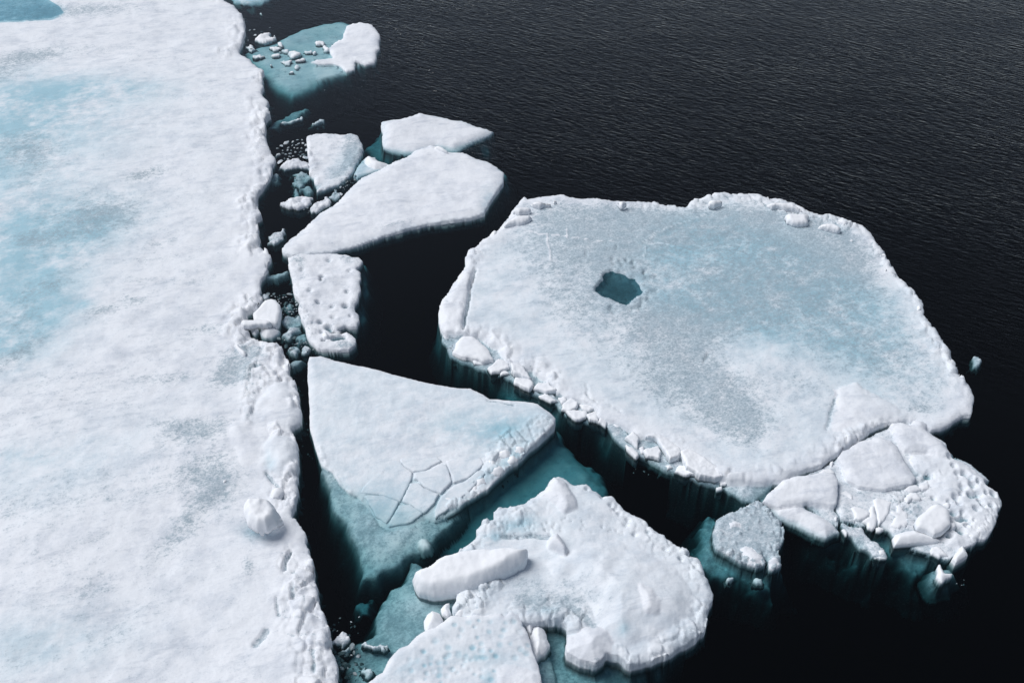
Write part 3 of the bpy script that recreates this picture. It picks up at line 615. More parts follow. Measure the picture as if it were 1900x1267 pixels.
low = ice("ice_floe", [
    layer(LOW, LOWZ + .12, warp=.08, wfreq=2.4, edge=.16, round=.08, slope=8, run=.3, und=(.07,.5), rim=(.10,.55,.22), paint=(.20,.08,.2)),
    layer(Z9([(380,400),(470,360),(620,350),(760,370),(900,430),(1050,500),(1180,600),(1240,720),(1230,850),(1120,960),(960,1020),(820,1090),(700,1060),(600,1100),(500,1060),(490,960),(560,900),(480,800),(400,700),(330,650),(280,540)]), .60, dome=.20, domew=1.3, warp=.2, wfreq=.9, edge=.5, round=.10, slope=.7, run=.4, und=(.10,.6), paint=(.14,.07,.1)),
    layer(Z9([(480,1060),(490,980),(560,915),(640,900),(720,930),(750,1010),(700,1080),(640,1120),(560,1110)]), .95, warp=.1, edge=.6, round=.22, slope=.8, run=.3, paint=(.0,.0,0)),
    layer(Z9([(385,390),(430,365),(450,400),(480,450),(465,470),(420,440),(385,420)]), 1.02, warp=.04, edge=.15, round=.12, slope=3, run=.1),
    layer(Z9([(850,650),(920,640),(1000,690),(1035,760),(1010,820),(950,830),(915,790),(860,710)]), 1.15, warp=.06, edge=.3, round=.14, slope=1.6, run=.1),
    layer(Z9([(330,130),(380,70),(420,40),(480,75),(520,150),(540,220),(480,240),(400,180)]), .85, warp=.08, edge=.2, round=.12, slope=2, run=.1),
    layer([(765,1050),(747,1069),(728,1085),(722,1110),(703,1135),(695,1158),(697,1180),(675,1190),(640,1197),(640,1300),(760,1320),(1060,1320),(1000,1180),(860,1130),(860,1050)],
          [(720,1100,-.34),(860,1090,-.16),(780,1130,-.13),(690,1230,-.50),(900,1200,-.24),(740,1170,-.22)], warp=.25, wfreq=1.5, edge=.25, round=.12, slope=1.8, run=1.0, und=(.12,1.1), paint=(.10,.45,.25)),
    layer([(985,1140),(1060,1150),(1080,1215),(1150,1225),(1232,1218),(1195,1245),(1165,1275),(1100,1330),(980,1330)], -.42, warp=.22, wfreq=1.5, edge=.3, round=.12, slope=2.0, run=1.0, und=(.12,1.1), paint=(.10,.50,.3))],
    "big rounded white floe at the bottom centre, piled with smooth snow mounds", "ice floe", step=2.4, bottom=-2.0,
    lumps=[(Z4([(1440,740),(1560,680),(1660,640),(1700,680),(1600,760),(1560,860),(1480,860),(1400,850)]), .12, .20, .08)],
    pits=[(a, b, 4.5, .12) for a, b in Z9([(740,215),(765,235),(840,298),(880,390),(960,370),(640,110),(690,165),(600,120),(790,260),(830,330),(1060,470),(1150,530),(1240,580),(1200,500)])] +
         [(rng.uniform(915,1030), rng.uniform(965,995), rng.uniform(1.5, 3), .07) for _ in range(46)] + [(rng.uniform(1040,1160), rng.uniform(925,990), rng.uniform(1.5, 3), .05) for _ in range(26)],
    grooves=[(Z9([(100,400),(240,395),(370,400)]), .10, .06), (Z9([(480,800),(560,860),(640,930)]), .12, .03)],
    paint=[(960,975,40,16,-10,0,.75),(910,1000,26,12,-20,0,.8),(1000,960,60,12,-10,2,.4),(985,1115,30,14,10,1,.7),(1030,1110,70,36,0,1,.36),(1100,1130,60,40,0,1,.2),(1010,1130,20,10,0,0,.4),(1155,1165,12,14,0,0,.55),(1080,1060,90,40,0,1,.14),(1115,1225,30,10,0,1,.45),
           (1140,940,40,24,40,2,.5),(1220,1005,60,14,30,1,.18),(960,1080,40,16,0,1,.22),(1285,1170,20,20,0,1,.25)])
for k, (a, b, ra, rb, h) in enumerate([(1460,730,32,32,.14),(1450,835,44,26,.12),(1525,700,22,20,.1),(1560,760,30,24,.1),(1690,640,30,26,.12),(1620,700,26,20,.1),(1600,790,22,18,.08),(1660,760,20,18,.08),(1500,790,22,20,.1)]):
    ice("snow_lump", [layer(Z4(blob(a, b, ra, rb, 10, 80 + k)), .40 + h, warp=.03, wfreq=4, edge=.14, round=.1, slope=5, run=.05, und=(.02,2))], parent=low, step=2.0, bottom=.1, mat=M_BLOCK)

ice("ice_slab", [layer(Z4([(1148,595),(1165,560),(1190,548),(1250,530),(1350,490),(1450,470),(1530,463),(1620,478),(1750,472),(1835,488),(1810,545),(1720,590),(1640,620),(1500,662),(1380,680),(1270,695),(1200,672),(1160,625)]), [(780,1055,.80),(860,1025,1.15),(960,1025,1.25),(860,1075,.95)], warp=.07, wfreq=2.0, edge=.16, round=.22, slope=7, run=.3, und=(.07,1.0), fade=(.25,(.06,.03,0)))],
    "long thick white slab pointing left over the teal water, resting on the bottom floe", "ice slab", step=2.2, bottom=-.15, mat=M_BLOCK)
ice("ice_chunk", [layer(Z4([(1220,880),(1240,840),(1272,818),(1315,832),(1335,875),(1318,915),(1280,940),(1235,948),(1222,920)]), .30, warp=.02, edge=.2, round=.16, slope=7, run=.1)],
    "rounded white chunk left of the two small lumps, beside the dimpled floe", "ice chunk", step=1.8, bottom=-.3, mat=M_BLOCK)
ice("ice_chunk", [layer(Z4([(1318,820),(1345,790),(1372,783),(1370,810),(1385,845),(1362,862),(1330,850)]), .30, warp=.02, edge=.12, round=.1, slope=6, run=.1)],
    "small knobbly white lump right of the rounded chunk, above the dimpled floe", "ice chunk", step=1.8, bottom=-.3, mat=M_BLOCK)
ice("ice_chunk", [layer(R2([(0,0)]) and [(785,1020),(798,1016)] + [(800,1008),(792,997),(780,996),(771,1003),(772,1014)], -.12, warp=.03, edge=.1, round=.08, slope=3, run=.2)],
    "faint sunken white lump in the teal water above the long slab's tip", "ice chunk", step=1.8, bottom=-.5, mat=M_BLOCK)

# the dimpled floe in the foreground
DIM = Z4([(865,1275),(920,1235),(980,1180),(1010,1120),(1070,1060),(1140,1030),(1180,985),(1220,957),(1290,930),(1335,895),(1380,862),(1480,875),(1530,862),(1600,855),(1680,845),(1698,862),(1740,835),(1785,845),(1802,870),(1815,920),(1830,960),(1860,1080),(1900,1170),(1920,1275),(1950,1500),(740,1500)])
dpits = []
r2 = random.Random(11)
while len(dpits) < 60:
    a, b = r2.uniform(1080, 1850), r2.uniform(890, 1260)
    if b < 890 + (1400 - a) * .75 + 40: continue
    if a > 1640 and b > 1120: continue
    if all(math.hypot(a - c, (b - d) * 1.1) > 38 for c, d in dpits): dpits.append((a, b))
ice("ice_floe", [layer(DIM, .62, warp=.04, wfreq=2.5, edge=.14, round=.06, slope=10, run=.3, und=(.06,.7), paint=(.16,.04,.1), fade=(.15,(0,0,0))),
                 layer(Z4([(1640,1160),(1700,1140),(1790,1150),(1890,1180),(1930,1290),(1900,1420),(1620,1400),(1630,1240)]), .66, warp=.08, edge=.15, round=.05, slope=2, run=.1, und=(.03,1)),
                 layer(Z4([(1200,1250),(1300,1215),(1450,1225),(1600,1235),(1600,1400),(1150,1400)]), .66, warp=.08, edge=.2, round=.05, slope=2, run=.1, und=(.03,1))],
    "bright white floe covered in pale blue dimples, cut off by the bottom edge", "ice floe", step=2.2, bottom=-.9,
    pits=[(400 + a * K6, 867 + b * K6, r2.uniform(3.2, 6.5), r2.uniform(.012, .03), (r2.uniform(.3, .9), 0, 0)) for a, b in dpits] +
         [(400 + a * K6, 867 + b * K6, 4.5, .03, (1.1, .06, 0)) for a, b in [(1465,1130),(1500,1125),(1560,1112),(1395,1180),(1350,1110)]],
    paint=[(755,1240,30,20,-30,0,.5),(880,1220,60,16,0,0,.4),(905,1255,10,14,0,0,.8)])
ice("ice_chunk", [layer(Z4([(1802,862),(1850,866),(1912,852),(1920,875),(1885,895),(1860,925),(1845,965),(1828,940),(1815,900)]), .40, warp=.03, edge=.12, round=.08, slope=6, run=.1)],
    "small white wedge filling the corner between the dimpled and the rounded floe", "ice chunk", step=1.8, bottom=-.4, mat=M_BLOCK)
ice("ice_chunk", [layer(Z9([(258,960),(275,915),(310,900),(345,920),(358,965),(372,1010),(360,1060),(320,1090),(292,1108),(270,1050),(258,1000)]), .42, warp=.05, wfreq=5, edge=.22, round=.16, slope=7, run=.1)],
    "furry-edged white chunk leaning against the right side of the dimpled floe", "ice chunk", step=1.8, bottom=-.4, mat=M_BLOCK)

# ------------------------------------------------------------------ the great floe on the right
BIG = [(973,361),(982,367),(1001,362),(1042,357),(1055,362),(1083,367),(1127,369),(1146,370),(1175,373),(1203,375),(1216,372),(1235,378),(1273,380),(1292,368),(1317,364),(1330,358),(1380,360),(1407,358),(1420,367),(1448,366),(1474,375),(1489,386),(1521,397),(1546,398),(1568,405),(1581,414),
       (1600,418),(1618,434),(1622,444),(1635,460),(1644,468),(1646,479),(1662,498),(1666,507),(1685,523),(1698,542),(1712,561),(1714,580),(1729,605),(1748,627),(1764,649),(1772,675),(1789,697),(1802,713),(1808,740),(1806,765),(1785,767),(1769,782),(1750,793),(1732,795),(1697,776),
       (1653,777),(1621,795),(1583,820),(1552,842),(1523,861),(1482,874),(1444,889),(1400,893),(1345,890),(1310,872),(1260,838),(1220,808),(1190,803),(1150,783),(1112,768),(1100,754),(1060,738),(1032,722),(1020,707),(1000,692),(985,678),(950,678),(942,664),(922,639),(900,624),(862,620),(827,616),
       (815,608),(813,590),(815,570),(821,548),(837,529),(849,507),(864,488),(863,473),(872,458),(894,446),(913,432),(935,414),(952,387)]
RIMK = [(822,606),(822,630),(838,656),(858,668),(875,674),(906,686),(944,699),(969,714),(985,727),(1001,737),(1033,749),(1048,765),(1074,778),(1121,787),(1143,813),(1168,835),(1187,844),(1222,860),(1254,876),(1285,885),(1317,898),(1342,904),(1374,926),(1395,928),(1425,905),(1440,885),(1300,820),(1150,740),(1000,660),(900,600)]
POOL = Q(780,340,K6,[(1075,510),(1110,498),(1140,510),(1200,525),(1240,545),(1280,575),(1305,610),(1290,650),(1255,680),(1225,710),(1160,690),(1090,670),(1050,645),(1040,620),(1062,580),(1065,540)])
ZE = lambda p: Q(780, 340, K6, p); ZG = lambda p: Q(780, 560, K6, p)
rq = random.Random(31)
fringe = [(1150 + math.cos(t) * rq.uniform(48, 74), 532 + math.sin(t) * rq.uniform(38, 54), rq.uniform(1.5, 4), .09) for t in [rq.uniform(-1.9, 1.9) for _ in range(60)]]
great = ice("ice_floe", [
    layer(BIG, .34, warp=.07, wfreq=2.6, edge=.16, round=.08, slope=9, run=.3, und=(.07,.35), rim=(.10,.5,.24), paint=(.28,.36,.32), fade=(.7,(.03,.12,.12))),
    layer(RIMK, -.02, warp=.08, wfreq=2.5, edge=.15, round=.05, slope=5, run=.3, und=(.045,2.2), paint=(.15,.75,.3)),
    layer([(815,600),(812,640),(830,676),(868,702),(910,718),(960,745),(1010,778),(1080,803),(1130,832),(1180,862),(1240,885),(1300,905),(1310,880),(1240,850),(1100,770),(950,690),(860,620)],
          [(820,640,-.85),(960,735,-.8),(1100,800,-.8),(1190,850,-.85)], warp=.16, wfreq=1.6, edge=.25, round=.15, slope=2.6, run=.8, und=(.13,1.6), paint=(.4,.5,0)),
    layer([(1290,880),(1350,900),(1380,930),(1400,945),(1440,930),(1440,890)], -.28, warp=.2, edge=.3, round=.1, slope=1.5, run=.8, und=(.1,1.5), paint=(.1,.6,.2)),
    layer([(818,600),(819,560),(838,535),(856,505),(872,495),(876,515),(868,552),(862,590),(858,612),(830,612)], .46, warp=.07, wfreq=3, edge=.15, round=.08, slope=5, run=.2, und=(.06,1.6)),
    layer(Q(1280,700,K6,[(860,60),(960,30),(1080,80),(1180,150),(1230,190),(1150,230),(1000,300),(860,330),(800,310),(850,180)]), .42, warp=.15, edge=.5, round=.07, slope=.8, run=.2, und=(.04,.8)),
    ],
    "very large pale blue floe with a small dark melt pool, filling the right half", "ice floe", step=2.8, bottom=-1.9, micro=(.014, 3.4),
    lumps=[(Q(1280,340,.2,[(0,180),(200,90),(420,90),(700,120),(1000,220),(1300,300),(1560,380),(1640,450),(1400,430),(1100,370),(860,300),(600,190),(300,170),(100,200)]), .12, .26, .12),
           (Q(1300,340,K6,[(1010,330),(1060,380),(1100,430),(1160,530),(1250,620),(1310,730),(1270,700),(1200,610),(1110,520),(1040,440),(990,400)]), .12, .22, .08),
           (ZG([(520,340),(640,360),(780,450),(900,560),(780,560),(640,520),(560,440)]), .07, .30, .10),
           (ZE([(265,400),(330,370),(380,400),(350,470),(290,480)]), .08, .22, .1),
           (Q(1280,700,K6,[(1000,300),(1120,260),(1180,280),(1180,330),(1080,340),(980,380)]), .08, .2, .1)],
    grooves=[(ZE([(320,500),(310,570),(290,610),(285,680),(270,760),(250,860)]), .055, .16), (ZE([(150,690),(240,710),(285,700)]), .04, .04),
             (ZG([(975,540),(1030,575),(1080,585)]), .045, .10), (ZG([(975,480),(978,540)]), .03, .05), (ZG([(1080,585),(1110,590),(1180,640)]), .03, .05),
             (ZG([(640,430),(665,480),(650,520)]), .05, .12), (ZG([(750,470),(790,510),(830,550),(900,570),(970,590),(1040,635)]), .06, .16), (ZG([(620,350),(660,380),(720,400)]), .035, .05),
             (ZG([(795,425),(840,405)]), .025, .04), (ZE([(970,340),(973,440)]), .022, .08), (ZE([(1040,388),(1155,392)]), .018, .06), (ZE([(1152,372),(1155,412)]), .022, .08),
             (ZE([(855,330),(855,400)]), .018, .04),
             (ZE([(620,275),(700,300),(850,320),(960,335),(1100,350),(1290,350),(1420,355),(1560,390),(1700,430),(1830,470)]), .042, -.03),
             (ZE([(1290,350),(1340,330),(1420,280),(1500,250),(1600,215),(1680,185)]), .042, -.03), (ZE([(740,300),(752,380),(765,460)]), .035, -.03), (ZE([(865,270),(860,330)]), .03, -.025), (ZE([(1320,370),(1305,440)]), .03, -.02),
             (Q(1280,700,K6,[(870,80),(830,200),(810,310)]), .06, .04), (ZE([(1700,990),(1660,1050)]), .04, .06)],
    pits=fringe,
    carve=[([((p[0]-1149)*.9+1149, (p[1]-532)*.92+532) for p in POOL], .0, .09, (.5,.5,.0,.62))],
    paint=[(1130,410,130,36,5,1,.50),(1420,420,180,30,8,1,.22),(1560,560,90,60,30,1,.14),(1080,400,90,30,0,2,.9),(1140,450,150,40,0,1,.22),(1130,480,50,34,0,1,.42),(1150,530,70,50,0,1,.26),(1190,545,24,30,30,2,.9),(1120,490,30,20,0,2,.8),
           (1370,500,160,60,10,0,1.5),(1440,560,170,65,12,0,1.5),(1400,530,130,55,10,1,.22),(1330,440,90,40,0,0,.6),(1540,600,110,50,25,0,.65),(1650,660,90,70,50,0,.45),(1640,680,80,80,0,1,.16),(1700,760,40,14,0,1,.4),(1230,560,90,60,0,0,.3),
           (1500,450,90,30,18,1,.46),(1560,480,60,34,30,1,.34),(1450,450,90,30,15,2,.9),(1390,410,60,14,5,1,.26),(1300,420,140,30,0,1,.20),(1420,530,130,60,0,1,.26),(1330,600,110,40,0,1,.22),
           (1260,650,80,60,30,1,.36),(1240,670,60,50,30,2,.9),(1330,730,90,50,35,1,.32),(1380,790,60,34,30,1,.42),(1320,760,80,40,30,2,.9),(1400,800,50,30,0,2,.6),(1220,720,40,24,0,1,.25),(1240,600,80,30,0,1,.25),
           (950,560,60,110,-25,1,-.30),(1130,745,230,40,32,1,-.40),(1480,830,150,60,-20,1,-.42),(1400,655,110,36,0,1,-.22),(1650,790,110,30,-10,1,-.2),(1590,720,60,30,0,1,-.15),(1020,480,70,50,0,1,.16),(1050,560,80,40,0,1,.16),(940,550,40,60,0,1,.05),(1530,640,90,30,0,1,.14),(1310,420,60,20,0,0,.35),(1560,840,30,10,-35,1,.5),(1670,782,50,9,-5,1,.45)])
flat_patch("melt_pool", [( (p[0]-1149)*1.12+1149, (p[1]-532)*1.15+532) for p in POOL], .098, great, M_POOL)["label"] = "small dark teal melt pool"

KP = [([(520,352),(600,370),(650,440),(600,430),(545,400)],.30),([(668,500),(690,472),(750,470),(797,515),(740,522)],.22),([(695,550),(740,528),(800,575),(760,585)],.10),([(810,560),(850,555),(870,575),(830,592)],.12),
      ([(832,600),(880,568),(930,585),(922,610),(880,635),(830,622)],.16),([(940,595),(1000,600),(1015,625),(990,640),(950,620)],.16),([(855,642),(900,628),(975,642),(970,682),(910,688)],.12),
      ([(980,662),(1030,637),(1050,655),(1040,695),(990,690)],.16),([(1052,668),(1070,660),(1100,700),(1085,730),(1048,705)],.12),([(395,385),(420,370),(460,335),(515,345),(525,382),(470,402),(420,412)],.16),([(560,440),(640,445),(662,480),(640,508),(590,490),(550,465)],.20),
      ([(1200,790),(1245,762),(1288,790),(1280,850),(1240,822)],.22),([(1207,832),(1260,852),(1283,885),(1270,905),(1220,862)],.18),([(1320,862),(1395,842),(1413,880),(1400,915),(1330,897)],.20),([(1290,855),(1315,850),(1318,880),(1300,885)],.10),
      ([(1325,780),(1390,765),(1450,790),(1525,850),(1520,903),(1462,913),(1425,845),(1380,792)],.30),([(1535,872),(1580,850),(1660,900),(1740,960),(1790,1010),(1740,1028),(1640,1015),(1565,965)],.34),([(1500,985),(1520,948),(1575,965),(1640,1018),(1560,1012)],.12),
      ([(1755,1038),(1775,1030),(1812,1060),(1772,1075)],.08),([(1848,1025),(1875,1030),(1885,1050),(1855,1050)],.06),([(1440,955),(1470,950),(1480,970),(1450,975)],.05),([(540,395),(590,425),(570,430),(535,410)],.14),([(455,395),(500,400),(520,420),(470,425)],.07),
      ([(300,335),(360,345),(380,365),(310,360)],.05),([(1130,710),(1180,700),(1200,730),(1150,735)],.07),([(1740,1085),(1770,1080),(1775,1095),(1745,1100)],.06)]
r6 = random.Random(8)
for P, h in KP:
    p = ZG(P); cx = sum(a for a, b in p) / len(p); cy = sum(b for a, b in p) / len(p); tu, tv = rng.uniform(-.004, .004), rng.uniform(-.005, .005)
    ice("ice_plate", [layer(p, [(a, b, max(.05, h * 1.1 + (a - cx) * tu + (b - cy) * tv)) for a, b in p], warp=.045, wfreq=6, edge=.035, round=.02, slope=9, smax=6, run=.05, und=(.012,2))], parent=great, step=1.5, bottom=-.25, mat=M_BLOCK, micro=(.02, 7))
KT = [(Q(780,340,K6,[(630,97),(700,72),(770,75),(762,110),(690,122)]),.50),(ZE([(765,70),(840,53),(852,75),(790,92)]),.52),(ZE([(490,232),(560,180),(640,158),(665,180),(650,202),(580,222)]),.46),(ZE([(545,150),(600,105),(650,120),(640,150),(580,160)]),.5),(ZE(blob(620,75,16,18,8,3)),.56),
      (ZE([(1155,100),(1190,65),(1250,55),(1238,92),(1180,122)]),.62),(ZE(blob(1375,112,34,14,9,5)),.48),(ZE(blob(875,132,9,6,7,5)),.42),(ZE(blob(432,283,22,20,9,7)),.30),(ZE(blob(1490,118,26,9,9,8)),.45)]
R5 = lambda p: Q(1280, 340, .2, p)
KT += [(R5([(30,185),(60,135),(105,145),(100,180)]),.5),(R5([(175,172),(210,100),(270,75),(322,112),(300,160),(230,182)]),.62),(R5([(590,122),(640,70),(708,118),(685,152),(615,150)]),.68),(R5([(390,110),(440,85),(485,95),(480,125),(430,132)]),.5),
       (R5([(690,165),(740,122),(840,113),(920,148),(1000,205),(1050,233),(965,215),(850,205),(760,192)]),.56),(R5([(850,215),(930,212),(1030,250),(1108,272),(1090,345),(1000,360),(905,330)]),.58),
       (R5([(1130,345),(1160,310),(1260,325),(1412,398),(1385,420),(1230,385)]),.54),(R5([(1290,282),(1345,270),(1430,318),(1500,358),(1440,368),(1350,318)]),.50),(R5([(1455,475),(1500,452),(1552,475),(1525,502),(1470,495)]),.46),
       (R5([(500,140),(560,120),(590,150),(560,175)]),.5),(R5([(350,150),(400,130),(440,150),(400,175)]),.48),(R5([(1060,300),(1120,300),(1120,360),(1070,355)]),.52),(R5([(940,390),(1000,365),(1060,370),(1000,395)]),.42),
       (R5([(1718,625),(1738,610),(1758,625),(1748,648),(1722,645)]),.5),(R5([(1770,605),(1800,598),(1832,618),(1822,655),(1780,648)]),.42),(R5([(1800,745),(1840,738),(1860,765),(1820,780)]),.4),
       (Q(1300,340,K6,[(1075,385),(1098,395),(1090,415),(1070,405)]),.40),(Q(1300,340,K6,[(1120,485),(1150,490),(1148,515),(1125,510)]),.38),(Q(1300,340,K6,[(1270,690),(1300,690),(1308,735),(1285,740)]),.36)]
for P, h in KT:
    ice("snow_lump", [layer(P, h * 1.45, warp=.05, wfreq=5, edge=.10, round=.09, slope=6, run=.05, und=(.02,2))], parent=great, step=1.9, bottom=.05, mat=M_BLOCK)
ice("ice_block", [layer(R5([(1500,398),(1530,350),(1562,325),(1660,325),(1695,350),(1716,405),(1682,460),(1620,462),(1560,448),(1512,430)]), 1.5, warp=.02, edge=.2, round=.18, slope=9, run=.1, peak=.1, fslope=.45)],
    "smooth white boulder of ice on the great floe's upper right corner", "ice block", step=1.8, bottom=.15, mat=M_BLOCK, facets=6)
ice("ice_slab", [layer(ZG([(205,232),(240,190),(312,202),(365,242),(408,292),(432,335),(370,348),(300,330),(240,312),(190,290)]), .26, warp=.05, wfreq=3, edge=.14, round=.07, slope=6, run=.2, und=(.03,1))],
    "broad detached white slab at the great floe's lower left corner", "ice slab", step=2.0, bottom=-.4, mat=M_BLOCK)

# ------------------------------------------------------------------ the raft of slush and blocks at the lower right
G2 = lambda p: Q(1280, 700, K6, p)
RAFT = G2([(1180,280),(1250,262),(1370,250),(1390,290),(1430,335),(1500,372),(1550,442),(1640,492),(1720,552),(1775,597),(1742,612),(1800,652),(1820,692),(1835,755),(1800,830),(1750,900),(1680,980),(1610,1010),(1520,1050),(1450,1040),(1340,1008),(1230,960),(1180,900),(1120,870),(1000,860),(880,820),(860,740),(870,600),(760,560),(700,570),(860,470),(960,390)])
rp = []
r3 = random.Random(21)
DP = [(1520,475),(1555,465),(1545,530),(1610,575),(1640,600),(1690,620),(1570,575),(1600,655),(1590,695),(1660,640),(1560,715),(1520,735),(1580,750),(1690,695),(1740,690),(1770,760),(1700,730),(1720,760),(1600,800),(1550,800),(1540,860),(1610,830),(1580,840),(1680,780),(1620,880),(1520,930),(1590,910),(1560,890),(1640,860),(1650,700),(1430,710),(1400,580),(1750,620),(1780,690)]
R3 = lambda p: Q(1540, 760, .17368, p); R4 = lambda p: Q(1520, 900, .17368, p)
raft = ice("ice_raft", [
    layer(RAFT, .10, warp=.07, wfreq=2.6, edge=.15, round=.06, slope=6, run=.3, und=(.05,1.3), paint=(.10,.40,.4)),
    layer(G2([(1290,440),(1450,420),(1550,445),(1640,492),(1775,597),(1742,612),(1800,652),(1835,755),(1800,830),(1750,900),(1680,980),(1600,1000),(1500,960),(1480,900),(1540,850),(1530,760),(1440,700),(1380,620),(1400,560),(1340,520)]), .30, warp=.12, wfreq=2, edge=.35, round=.10, slope=1.5, run=.3, und=(.05,1.6), paint=(.06,.12,.2), rim=(.08,.5,.2)),
    layer(G2([(1180,265),(1245,252),(1300,270),(1320,240),(1370,240),(1392,262),(1388,300),(1430,335),(1500,372),(1550,442),(1530,460),(1450,450),(1400,420),(1330,430),(1270,420),(1215,360)]), .36, warp=.05, wfreq=2.5, edge=.18, round=.08, slope=4, run=.2, und=(.06,.9), paint=(0,.08,.12)),
    layer(G2([(880,900),(1000,880),(1180,920),(1300,990),(1460,1050),(1520,1060),(1480,1110),(1340,1100),(1240,1060),(1160,1040),(1080,1058),(990,1040),(900,980),(800,960),(720,950),(680,900)]), -.56, warp=.34, wfreq=1.9, edge=.3, round=.12, slope=1.5, run=.8, und=(.2,1.8), paint=(.0,.85,.2)),
    layer(G2([(885,840),(1000,880),(1060,940),(1150,1000),(1165,1050),(1080,1040),(1000,980),(920,920)]), .04, warp=.10, wfreq=4, edge=.15, round=.06, slope=3, run=.3, und=(.06,3), paint=(.1,.55,.9)),
    layer(G2([(860,600),(1000,620),(1180,640),(1320,700),(1340,800),(1250,900),(1150,880),(1000,860),(870,820)]), -.02, warp=.1, edge=.2, round=.05, slope=2, run=.3, und=(.06,2), paint=(.2,.62,.3)),
    ],
    "crowded raft of slush and broken ice with a dimpled right half, below the great floe", "ice raft", step=2.2, bottom=-1.5,
    pits=[(1280 + a * K6, 700 + b * K6, r3.uniform(3.0, 6.2), r3.uniform(.20, .34)) for a, b in DP] + [(r3.uniform(1765, 1845), r3.uniform(880, 1000), r3.uniform(1.5, 2.6), .07) for _ in range(40)],
    lumps=[(G2([(1330,700),(1340,800),(1300,860),(1200,900),(1180,700),(1180,640),(1350,560),(1480,560),(1400,700)]), .08, .18, .1),
           (G2([(1700,950),(1800,830),(1830,760),(1780,740),(1720,860),(1640,960)]), .08, .14, .08)],
    paint=[(1620,895,30,14,0,1,.3),(1500,870,14,6,0,1,.2)])
ice("ice_block", [layer(G2([(868,458),(900,420),(1000,365),(1100,343),(1180,362),(1220,400),(1280,490),(1325,578),(1310,608),(1240,625),(1160,648),(1080,640),(1000,630),(930,590),(900,510)]), .40, warp=.05, wfreq=2.2, edge=.2, round=.07, slope=8, run=.3, und=(.04,.9), fade=(.2,(0,.12,.1)))],
    "large flat-topped four-sided snow block in the middle of the slush raft", "ice block", step=2.0, bottom=-.3)
ice("ice_block", [layer(G2([(425,712),(470,660),(545,600),(620,580),(700,572),(790,562),(855,575),(872,605),(870,738),(830,742),(780,735),(700,720),(600,735),(520,745)]), [(1430,920,.30),(1520,885,.44),(1550,930,.36)], warp=.04, wfreq=2.2, edge=.14, round=.06, slope=6, run=.3, und=(.04,.9)),
                  layer(G2([(470,745),(540,730),(640,720),(700,760),(780,790),(840,840),(882,890),(840,905),(800,922),(720,895),(620,845),(510,800)]), .20, warp=.06, wfreq=3, edge=.3, round=.16, slope=5, run=.3, und=(.04,1.3), paint=(0,.12,.2)),
                  layer(G2([(640,720),(820,740),(890,800),(880,870),(780,800)]), .06, warp=.08, edge=.2, round=.05, slope=4, run=.3, paint=(0,.5,.5))],
    "white two-lobed block at the raft's left end touching the great floe", "ice block", step=2.0, bottom=-.8)
ice("ice_block", [layer(G2([(1290,450),(1360,435),(1420,450),(1462,476),(1450,515),(1400,545),(1350,530),(1310,490)]), .36, warp=.04, edge=.4, round=.16, slope=3, run=.1)],
    "smooth rounded snow patch right of the large four-sided block", "ice block", step=2.0, bottom=.0, mat=M_BLOCK)
ice("ice_block", [layer(G2([(1330,838),(1345,810),(1380,785),(1440,728),(1490,745),(1530,772),(1537,850),(1490,890),(1440,912),(1400,885),(1345,868)]), .62, warp=.02, edge=.1, round=.06, slope=7, run=.1, peak=.12, fslope=.5)],
    "brightest faceted white block on the raft, left of its dimples", "ice block", step=1.8, bottom=.0, mat=M_BLOCK, facets=6, seed=77)
ice("ice_slab", [layer(G2([(1200,925),(1215,905),(1260,892),(1320,885),(1380,900),(1440,925),(1482,940),(1440,950),(1380,953),(1300,960),(1212,966)]), .36, warp=.02, edge=.14, round=.11, slope=7, run=.1)],
    "tapered white slab lying below the brightest faceted block", "ice slab", step=1.6, bottom=-.1, mat=M_BLOCK)
ice("ice_chunk", [layer(G2([(1545,1050),(1565,1020),(1605,978),(1625,1000),(1642,1035),(1610,1055),(1565,1074)]), .34, warp=.02, edge=.1, round=.08, slope=6, run=.1, peak=.06, fslope=.6)],
    "pointed white chunk at the lower right tip of the raft", "ice chunk", step=1.6, bottom=-.3, mat=M_BLOCK, facets=3)
ice("ice_chunk", [layer(R4([(1285,835),(1305,835),(1325,880),(1355,930),(1440,935),(1430,965),(1370,985),(1325,1025),(1290,1005),(1265,965),(1285,920),(1275,870)]), .16, warp=.02, edge=.08, round=.06, slope=5, run=.1),
                  layer(R4([(1195,950),(1230,890),(1400,890),(1430,960),(1350,1060),(1250,1070),(1220,1010)]), -.22, warp=.1, edge=.15, round=.1, slope=1.5, run=.4, paint=(.1,.7,.2))],
    "lone spiky white chunk floating in open water below the raft", "ice chunk", step=1.6, bottom=-.8, mat=M_BLOCK)
